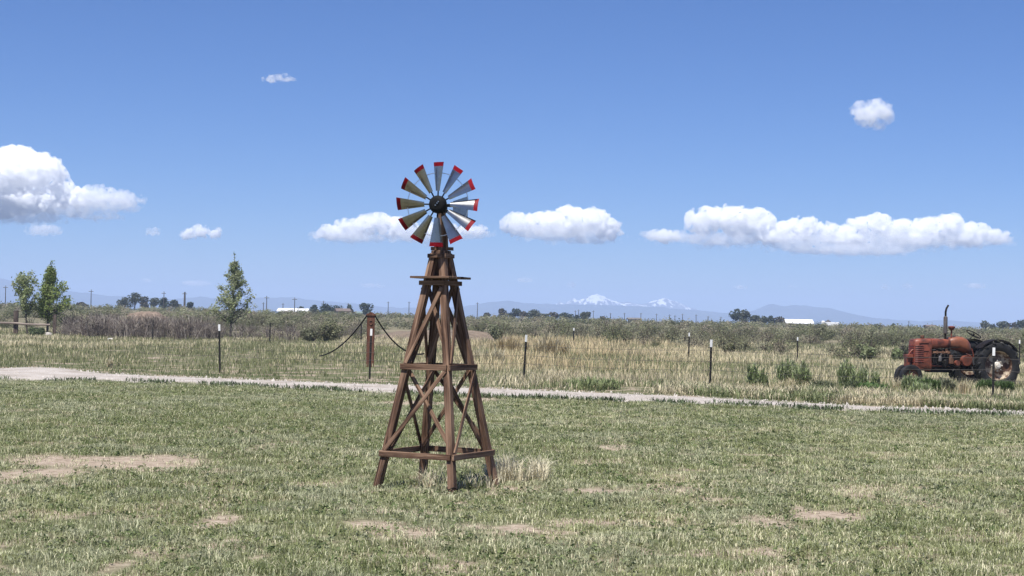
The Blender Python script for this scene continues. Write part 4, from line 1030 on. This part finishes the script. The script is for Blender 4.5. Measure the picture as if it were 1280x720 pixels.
def sage():
    N = 5200
    y = rng.uniform(78, 430, N); x = rng.uniform(-1, 1, N)*(.345*y+8); px = 640+F*x/y
    keep = (y > front_y(px)+rng.normal(size=N)*4+9*(fbm(x, y, 9, 63)-.5)) & (fbm(x, y*.5, 10, 61) > .40)
    keep &= ~((px > 470) & (px < 640) & (y < 124))
    x, y = x[keep], y[keep]; o = np.argsort(y); x, y = x[o], y[o]
    protos = {}; nind = 230
    for i in range(nind):
        k = int(rng.integers(0, 14)); s = rng.uniform(.6, 1.5)
        if k not in protos:
            V, C, Q = VAR[k]; ob = big('sagebrush', V, C, Q, None, M_LEAF); protos[k] = ob
            tag(ob, 'grey green sagebrush bush in the front rows of the brush beyond the field', 'sagebrush', 'sagebrush bushes in the front rows')
        else:
            ob = protos[k].copy(); link(ob)
        ob.location = (x[i], y[i], th(x[i], y[i])-.03); ob.rotation_euler = (0, 0, rng.random()*6.28); ob.scale = (s*1.25, s*1.25, s*rng.uniform(.6, .95))
    Vs, Cs, Qs, off = [], [], [], 0
    zz = terrain(x, y)
    for i in range(nind, len(x)):
        V, C, Q = VAR[int(rng.integers(0, 14))]
        if y[i] > 150:                        # farther bushes: fewer, larger leaves
            m = int(rng.integers(0, 3)); nl = 660; sel = np.arange(m, nl, 4 if y[i] < 230 else 9); f = 1.95 if y[i] < 230 else 2.9
            L = V[:nl*4].reshape(nl, 4, 3)[sel]; c = L.mean(1, keepdims=True); V2 = (c+(L-c)*f).reshape(-1, 3); C2 = C[:nl*4].reshape(nl, 4, 3)[sel].reshape(-1, 3)
            Q2 = np.arange(len(V2)).reshape(-1, 4)
        else: V2, C2, Q2 = V, C, Q
        a = rng.random()*6.28; s = rng.uniform(.6, 1.55); ca, sa = math.cos(a), math.sin(a)
        W2 = np.stack([(V2[:, 0]*ca-V2[:, 1]*sa)*s*1.3+x[i], (V2[:, 0]*sa+V2[:, 1]*ca)*s*1.3+y[i], V2[:, 2]*s*rng.uniform(.6, 1.0)+zz[i]-.03], 1)
        Vs.append(W2); Cs.append(C2*rng.uniform(.70, 1.25)); Qs.append(Q2+off); off += len(W2)
    tag(big('sagebrush_field', np.concatenate(Vs), np.concatenate(Cs), np.concatenate(Qs), None, M_LEAF), kind='stuff')
sage()
# bare grey willow brush left of the middle: twigs, hardly any leaf
def brush_arrays(nt, w, h, cols):
    p0 = rng.normal(size=(nt, 3))*.2*w; p0[:, 2] = -.05
    sp = rng.normal(size=(nt, 3))*.16*w; p1 = p0*1.15+sp; p1[:, 2] = h*(.5+.5*rng.random(nt))
    mid = p1*.62+p0*.38
    b0 = np.repeat(mid, 3, 0); b1 = b0+rng.normal(size=b0.shape)*.16*w; b1[:, 2] = b0[:, 2]+h*(.14+.3*rng.random(len(b0)))
    v1, q1 = twig_arrays(p0, p1, rng.uniform(.012, .022, nt)); v2, q2 = twig_arrays(b0, b1, np.full(len(b0), .011))
    pal = np.array(cols); c1 = np.repeat(pal[rng.integers(0, len(pal), nt)], 6, 0); c2 = np.repeat(pal[rng.integers(0, len(pal), len(b0))], 6, 0)
    return np.concatenate([v1, v2]), np.concatenate([c1, c2]), np.concatenate([q1, q2+len(v1)])
BC = [(.25,.215,.185),(.18,.15,.13),(.36,.325,.28),(.085,.068,.062)]
protos = []
for k in range(6):
    V, C, Q = brush_arrays(54, 2.0, 1.85, BC); protos.append((V, C, Q))
pb = {}
spots_b = [(px+random.uniform(-3, 3), random.uniform(102, 114), random.choice((.45,.55,.65,.75,.9,1.05))) for px in list(range(82, 268, 8))*2+list(range(270, 450, 13))]
for px, Y, s in spots_b:
    k = random.randrange(6); b = base(px, Y)
    if px > 270: s *= .72
    if k not in pb:
        V, C, Q = protos[k]; pb[k] = tag(big('bare_brush', V, C, Q, None, M_TWIG), 'leafless grey brown brush clump in the thicket at left, beyond the field', 'brush', 'leafless brush clumps'); ob = pb[k]
    else: ob = pb[k].copy(); link(ob)
    ob.location = b; ob.rotation_euler = (0, 0, random.random()*6.28); ob.scale = (s*1.1, s*1.1, s*.86)
def bush_thing(px, Y, py_top, wpx, cols, label, leaf=.12, n=1500, name='shrub'):
    b = base(px, Y); H = top_z(px, py_top, Y)-b.z; w = wpx/F*Y/2
    cols = [tuple(1.55*k for k in q) for q in cols]
    e = empty(name, b, 0, label, 'shrub')
    cs = []; os_ = []
    for k in range(9):
        a = random.random()*6.28; r = random.uniform(.1, .62); m = n//9; u = rng.normal(size=(m, 3)); u /= np.linalg.norm(u, axis=1)[:, None]; u *= (.6+.45*rng.random(m))[:, None]; os_.append(u)
        cs.append(np.array([w*r*math.cos(a), w*r*math.sin(a), H*random.uniform(.3, .68)])+u*np.array([w*.42, w*.42, H*.3]))
    p = np.concatenate(cs); p[:, 2] = np.clip(p[:, 2], .03, None); pal = np.array(cols)
    V, C, Q = leaf_arrays(p, leaf, pal[rng.integers(0, len(pal), len(p))]*(.75+.5*rng.random(len(p)))[:, None], np.concatenate(os_), .8); big('foliage', V, C, Q, None, M_LEAF, e)
    nt_ = 26; p0 = rng.normal(size=(nt_, 3))*.1*w; p0[:, 2] = -.05; p1 = rng.normal(size=(nt_, 3))*.5*w; p1[:, 2] = H*(.6+.45*rng.random(nt_))
    tv, tq = twig_arrays(p0, p1, np.full(nt_, .02)); big('branches', tv, np.tile([.12,.1,.08], (len(tv), 1)), tq, None, M_TWIG, e)
bush_thing(411, 103, 395.5, 46, [(.10,.105,.056),(.12,.12,.07),(.145,.145,.085)], 'large dark olive bush left of the timber post')
bush_thing(388, 101, 406, 26, [(.09,.095,.055),(.12,.12,.075)], 'smaller dull green bush in front of the large olive bush')
bush_thing(108, 112, 398, 44, [(.14,.145,.09),(.12,.125,.075)], 'grey green bush at the right foot of the bushy green tree')
bush_thing(622, 106, 403, 26, [(.115,.125,.072),(.14,.145,.09)], 'dark upright bush just right of the windmill tower, in the brush')
bush_thing(1080, 80, 428, 34, [(.12,.135,.07),(.14,.15,.085)], 'greener bush in the brush left of the tractor hood')
bush_thing(1135, 80, 427, 34, [(.095,.10,.06),(.12,.125,.08),(.14,.13,.1)], 'grey bush in the brush directly behind the tractor nose')
bush_thing(1120, 77, 434, 20, [(.11,.135,.06),(.13,.15,.075)], 'green low bush behind the tractor nose')
bush_thing(910, 86, 427, 22, [(.11,.115,.06),(.14,.13,.085)], 'olive bush in the brush right of the second white topped post')
bush_thing(1085, 76, 432, 24, [(.115,.135,.065),(.135,.15,.08)], 'leafy green bush at the edge of the straw, left of the tractor')
bush_thing(46, 104, 408, 22, [(.08,.10,.05)], 'small green bush behind the log rail')

# ------------------------------------------------------------------ stones, pipe
def stone(px, Y, wpx, label, hh=.6, m=M_STONE, off=0., group=None):
    b = base(px, Y); w = wpx/F*Y; bm = bmesh.new(); bmesh.ops.create_icosphere(bm, subdivisions=3, radius=.5)
    for v in bm.verts:
        n = .75+.5*float(vnoise(v.co.x*2+px, v.co.y*2+v.co.z*3, .5, 3)); v.co = Vector((v.co.x*w*n, v.co.y*w*.8*n, v.co.z*w*hh*n))
    me = bpy.data.meshes.new('stone'); bm.to_mesh(me); bm.free(); me.shade_smooth(); me.materials.append(m); me.set_sharp_from_angle(angle=R(30))
    o = bpy.data.objects.new('stone', me); link(o); o.location = b+Vector((0, 0, w*hh*.25+off)); o.rotation_euler = (0, 0, random.random()*3)
    return tag(o, label, 'stone', group)
stone(119, 42.6, 3.6, 'small pale stone on the gravel track at left, left one of two', .8)
stone(124, 42.4, 4.2, 'pale stone on the gravel track at left, bigger right one of two', .8)
stone(138, 99, 9, 'flat whitish stone in the grass before the grey brush', .35, M_WHITE)
stone(61, 104, 10, 'pale tan boulder at the foot of the bushy green tree', .8)
pc = [base(px, Y)+Vector((0, 0, z)) for px, Y, z in ((1243,36.9,.03),(1250,36.7,.05),(1258,36.65,.06),(1266,36.8,.05),(1273,37.2,.02))]
tag(MB().tube(pc, .032, 10).build('pipe', M_WHITE, None), 'curved white pipe lying on the ground at the foot of the post before the tractor', 'pipe')
pc = [base(px, Y)+Vector((0, 0, z)) for px, Y, z in ((1240,37.15,.10),(1248,37.3,.12),(1258,37.3,.12),(1266,37.5,.09),(1271,37.9,.03))]
tag(MB().tube(pc, .05, 10).build('hose', M_BLACK, None), 'curved black hose lying behind the white pipe at the foot of the post', 'hose')
def pebbles():
    n = 5200; x = rng.uniform(-17, 13, n); t = rng.random(n); a, b = yn(x), yf(x); y = a+(b-a)*(t*1.12-.06)
    u = rng.normal(size=(n, 4, 3)); u /= np.linalg.norm(u, axis=2)[..., None]; u[:, 0] = (-.8, -.5, -.3); u[:, 1] = (.8, -.5, -.3); u[:, 2] = (0, .9, -.3); u[:, 3] = (0, 0, .8)
    s = rng.uniform(.008, .03, n)[:, None, None]*np.where(rng.random(n) < .04, 2.2, 1)[:, None, None]
    V = u*s*(1+.4*rng.normal(size=(n, 4, 1)))+np.stack([x, y, np.full(n, .025)], 1)[:, None]; i = np.arange(n)[:, None, None]*4
    T = (i+np.array([[0,1,3],[1,2,3],[2,0,3]])[None]).reshape(-1, 3)
    col = np.repeat(np.array([.38,.35,.32])*(.5+.7*rng.random(n))[:, None], 4, 0)
    tag(big('loose_stones', V.reshape(-1, 3), col, None, T, M_TWIG), kind='stuff')
pebbles()
#@@CLOUDS
# ------------------------------------------------------------------ clouds: real puffs of dense mist, far beyond and above the haze
CD = 11500.0
PXM = CD/F                                    # metres per photo pixel at the clouds' distance
def cloud_mat(name, dens, torn=0, col=(1,1,1)):
    m = mat(name); nt = m.node_tree; nt.nodes.remove(nt.nodes['Principled BSDF'])
    v = nt.nodes.new('ShaderNodeVolumeScatter'); v.inputs['Color'].default_value = (*col, 1)
    v.inputs['Density'].default_value = dens; v.inputs['Anisotropy'].default_value = .0
    if torn:                                 # torn, uneven mist: holes and shreds towards the edges
        P = nt.nodes.new('ShaderNodeNewGeometry').outputs['Position']
        n = noise(nt, 1/(torn*PXM), 5, .62, P, .3)
        r = nt.nodes.new('ShaderNodeMapRange'); r.inputs['From Min'].default_value = .40; r.inputs['From Max'].default_value = .60; r.inputs['To Max'].default_value = dens*1.6
        nt.links.new(n, r.inputs['Value']); nt.links.new(r.outputs[0], v.inputs['Density']); m.cycles.volume_step_rate = .35
    nt.links.new(v.outputs[0], nt.nodes['Material Output'].inputs['Volume']); return m
ctex = {}
for nm, sz in (('billow', 11), ('crumple', 4.2)):
    t = bpy.data.textures.new('cloud_'+nm, 'CLOUDS'); t.noise_scale = sz*PXM; t.noise_depth = 3; ctex[nm] = t
_b = bmesh.new(); bmesh.ops.create_icosphere(_b, subdivisions=2, radius=1); _b.verts.ensure_lookup_table()
ICO_V = np.array([v.co for v in _b.verts]); ICO_F = np.array([[v.index for v in f.verts] for f in _b.faces]); _b.free()
def puffs(c, r):
    """one mesh of many balls: centres c (n,3), radii r (n,3)"""
    V = (ICO_V[None]*r[:, None]+c[:, None]).reshape(-1, 3); T = (ICO_F[None]+(np.arange(len(c))*len(ICO_V))[:, None, None]).reshape(-1, 3); return V, T
def cloud_mesh(name, lumps, o3, m, n_mul, puff, disp, voxel, flat_k, parent=None, up=.35):
    Cs, Rs = [], []
    for (px, py, rx, ry) in lumps:
        c = ray(px, py)*CD; c.z += EYE; c = np.array(c-o3); rxm, rym = rx*PXM, ry*PXM; dep = max(rym*1.3, rxm*.7); ax = np.array([rxm, dep, rym])
        Cs.append(c[None]); Rs.append(ax[None]*.74)
        for lo, hi, cnt, sh in ((.26, .42, 12+rx*ry*.03, .74), (.13, .24, 30+rx*ry*.12, .90), (.06, .12, 30+rx*ry*.16, .99)):
            n = int(cnt*n_mul); u = rng.normal(size=(n, 3)); u[:, 2] += up; u[:, 1] -= .2; u /= np.linalg.norm(u, axis=1)[:, None]
            # billows gather in heaps rather than evenly
            keep = (np.sin(u[:, 0]*5+px)+np.sin(u[:, 2]*6+px*.7)+rng.normal(size=n)*.8) > -.7; u = u[keep]; n = len(u)
            s = rng.uniform(lo, hi, n)*min(rxm, rym*1.25)*puff
            Cs.append(c+u*ax*sh*(.94+.12*rng.random(n))[:, None]); Rs.append(np.repeat(s[:, None], 3, 1)*np.array([1.1, 1.1, .95]))
    V, T = puffs(np.concatenate(Cs), np.concatenate(Rs))
    V[:, 2] = np.where(V[:, 2] < 0, V[:, 2]*flat_k, V[:, 2])
    me = bpy.data.meshes.new(name); me.vertices.add(len(V)); me.vertices.foreach_set('co', V.astype(np.float32).ravel())
    me.loops.add(T.size); me.loops.foreach_set('vertex_index', T.astype(np.int32).ravel()); me.polygons.add(len(T)); me.polygons.foreach_set('loop_start', (np.arange(len(T))*3).astype(np.int32))
    me.update(calc_edges=True)
    o = bpy.data.objects.new(name, me); link(o, parent)
    if parent is None: o.location = o3
    r = o.modifiers.new('merge', 'REMESH'); r.mode = 'VOXEL'; r.voxel_size = voxel*PXM
    for nm, st in (('billow', 6.0), ('crumple', 4.0)):
        d = o.modifiers.new(nm, 'DISPLACE'); d.texture = ctex[nm]; d.texture_coords = 'GLOBAL'; d.strength = st*PXM*disp; d.mid_level = .5
    me.materials.append(m); return o
def cloud(lumps, base_py, label, m, puff=1., disp=1., voxel=.7, n_mul=1., skirt=(), near=1.):
    """lumps: (px, py, half width, half height) ellipses in the photo's pixels; the cloud bottom is flattened at base_py; skirt: thin mist below"""
    cx = sum(l[0] for l in lumps)/len(lumps); o3 = ray(cx, base_py)*CD; o3.z += EYE
    o = cloud_mesh('cloud', lumps, o3, m, n_mul, puff, disp, voxel, .5)
    if near != 1: o.location = Vector(o3)*near; o.scale = (near,)*3
    if skirt: cloud_mesh('mist_skirt', skirt, o3, CS, .5, 1.2, 1.4, 1.6, 1., o, 0)
    return tag(o, label, 'cloud')
CS = cloud_mat('mist_skirt', .0055, 13)
CM = cloud_mat('cloud_mist', .034, 9); CT = cloud_mat('thin_cloud_mist', .011, 9); CW = cloud_mat('cloud_wisp_mist', .013, 7)
cloud([(-20,232,52,44),(22,215,34,30),(52,218,28,26),(72,236,20,18),(30,250,62,18),(95,248,22,13)], 268, 'largest white heaped cloud at the left edge', CM, skirt=[(10,258,70,20),(85,262,50,13),(40,272,60,10)])
cloud([(118,246,22,14),(142,248,26,14),(166,250,18,9)], 263, 'ragged paler cloud trailing right of the large left cloud', CT, skirt=[(130,256,50,14),(120,270,40,8)])
cloud([(52,287,24,9),(66,289,14,7)], 294, 'small cloud low under the large left cloud', CT, disp=.7, near=.88)
cloud([(192,290,13,6)], 295, 'tiny pale cloud puff left of the small curled cloud', CT, disp=.5, puff=.8)
cloud([(236,294,12,8),(250,290,13,9),(270,292,10,7)], 300, 'small curled white cloud above the pointed green tree', CM, disp=.6)
cloud([(340,99,14,6),(354,98,13,6.5),(366,99,7,3)], 105, 'small lone cloud high in the left half of the sky', CT, disp=.5)
cloud([(410,291,22,10),(440,286,26,13),(470,280,26,14),(500,285,22,14),(540,288,40,10),(590,288,24,7)], 302, 'long low white cloud behind the windmill fan', CM, disp=.8, skirt=[(440,296,60,10),(520,296,65,10),(585,292,40,9)])
cloud([(648,281,24,14),(680,280,28,15),(710,277,30,18),(740,278,24,17),(760,286,20,13)], 298, 'broad white cloud just right of the windmill fan', CM, disp=.85, skirt=[(700,292,84,12),(735,299,50,8)])
cloud([(1078,140,16,13),(1096,137,18,13),(1086,149,14,9),(1108,140,9,9)], 165, 'single round white cloud high on the right', CT, disp=.8, skirt=[(1092,146,24,16)])
cloud([(830,295,26,9),(880,276,24,17),(905,272,24,16),(925,277,26,18),(945,278,24,17),(975,290,30,12),(1005,285,24,15),(1040,290,22,12),(1075,285,20,14),(1098,282,22,14),(1125,288,24,14),(1160,289,26,16),(1187,283,20,15),(1215,292,26,13),(1245,296,24,9),(965,297,30,10),(1055,297,34,11),(1140,298,34,10),(1205,300,30,8)], 309, 'very long row of heaped white clouds on the right', CM, disp=.9, skirt=[(840,297,50,9),(900,299,75,12),(1000,302,80,13),(1120,302,90,13),(1215,301,66,10),(1060,312,120,9)])
for (px, py, w, h, lb) in ((655,350,12,4,'tiny faint cloud low right of the windmill deck'),(713,356,8,4.5,'tiny faint puff above the left shoulder of the snow peak'),(924,359,12,3.5,'tiny faint cloud above the large cottonwoods'),(990,358,6,3,'tiny faint puff above the white roofed barn'),
                           (1106,359,9,4,'left of two faint puffs low in the sky left of the exhaust stack'),(1132,358,9,4.5,'right of two faint puffs low in the sky left of the exhaust stack'),(1218,357,16,5,'faint low cloud right of the exhaust stack'),(464,357,20,3.5,'faint flat cloud low to the left of the windmill deck'),
                           (244,354,22,5,'faint flat cloud low left of the pointed green tree'),(182,351,10,3.5,'faint small cloud low above the tree row on the left horizon')):
    cloud([(px,py,w,h),(px+w*.5,py+h*.2,w*.55,h*.7)], py+h*.9, lb, CW, disp=.35, puff=.9, voxel=.6)
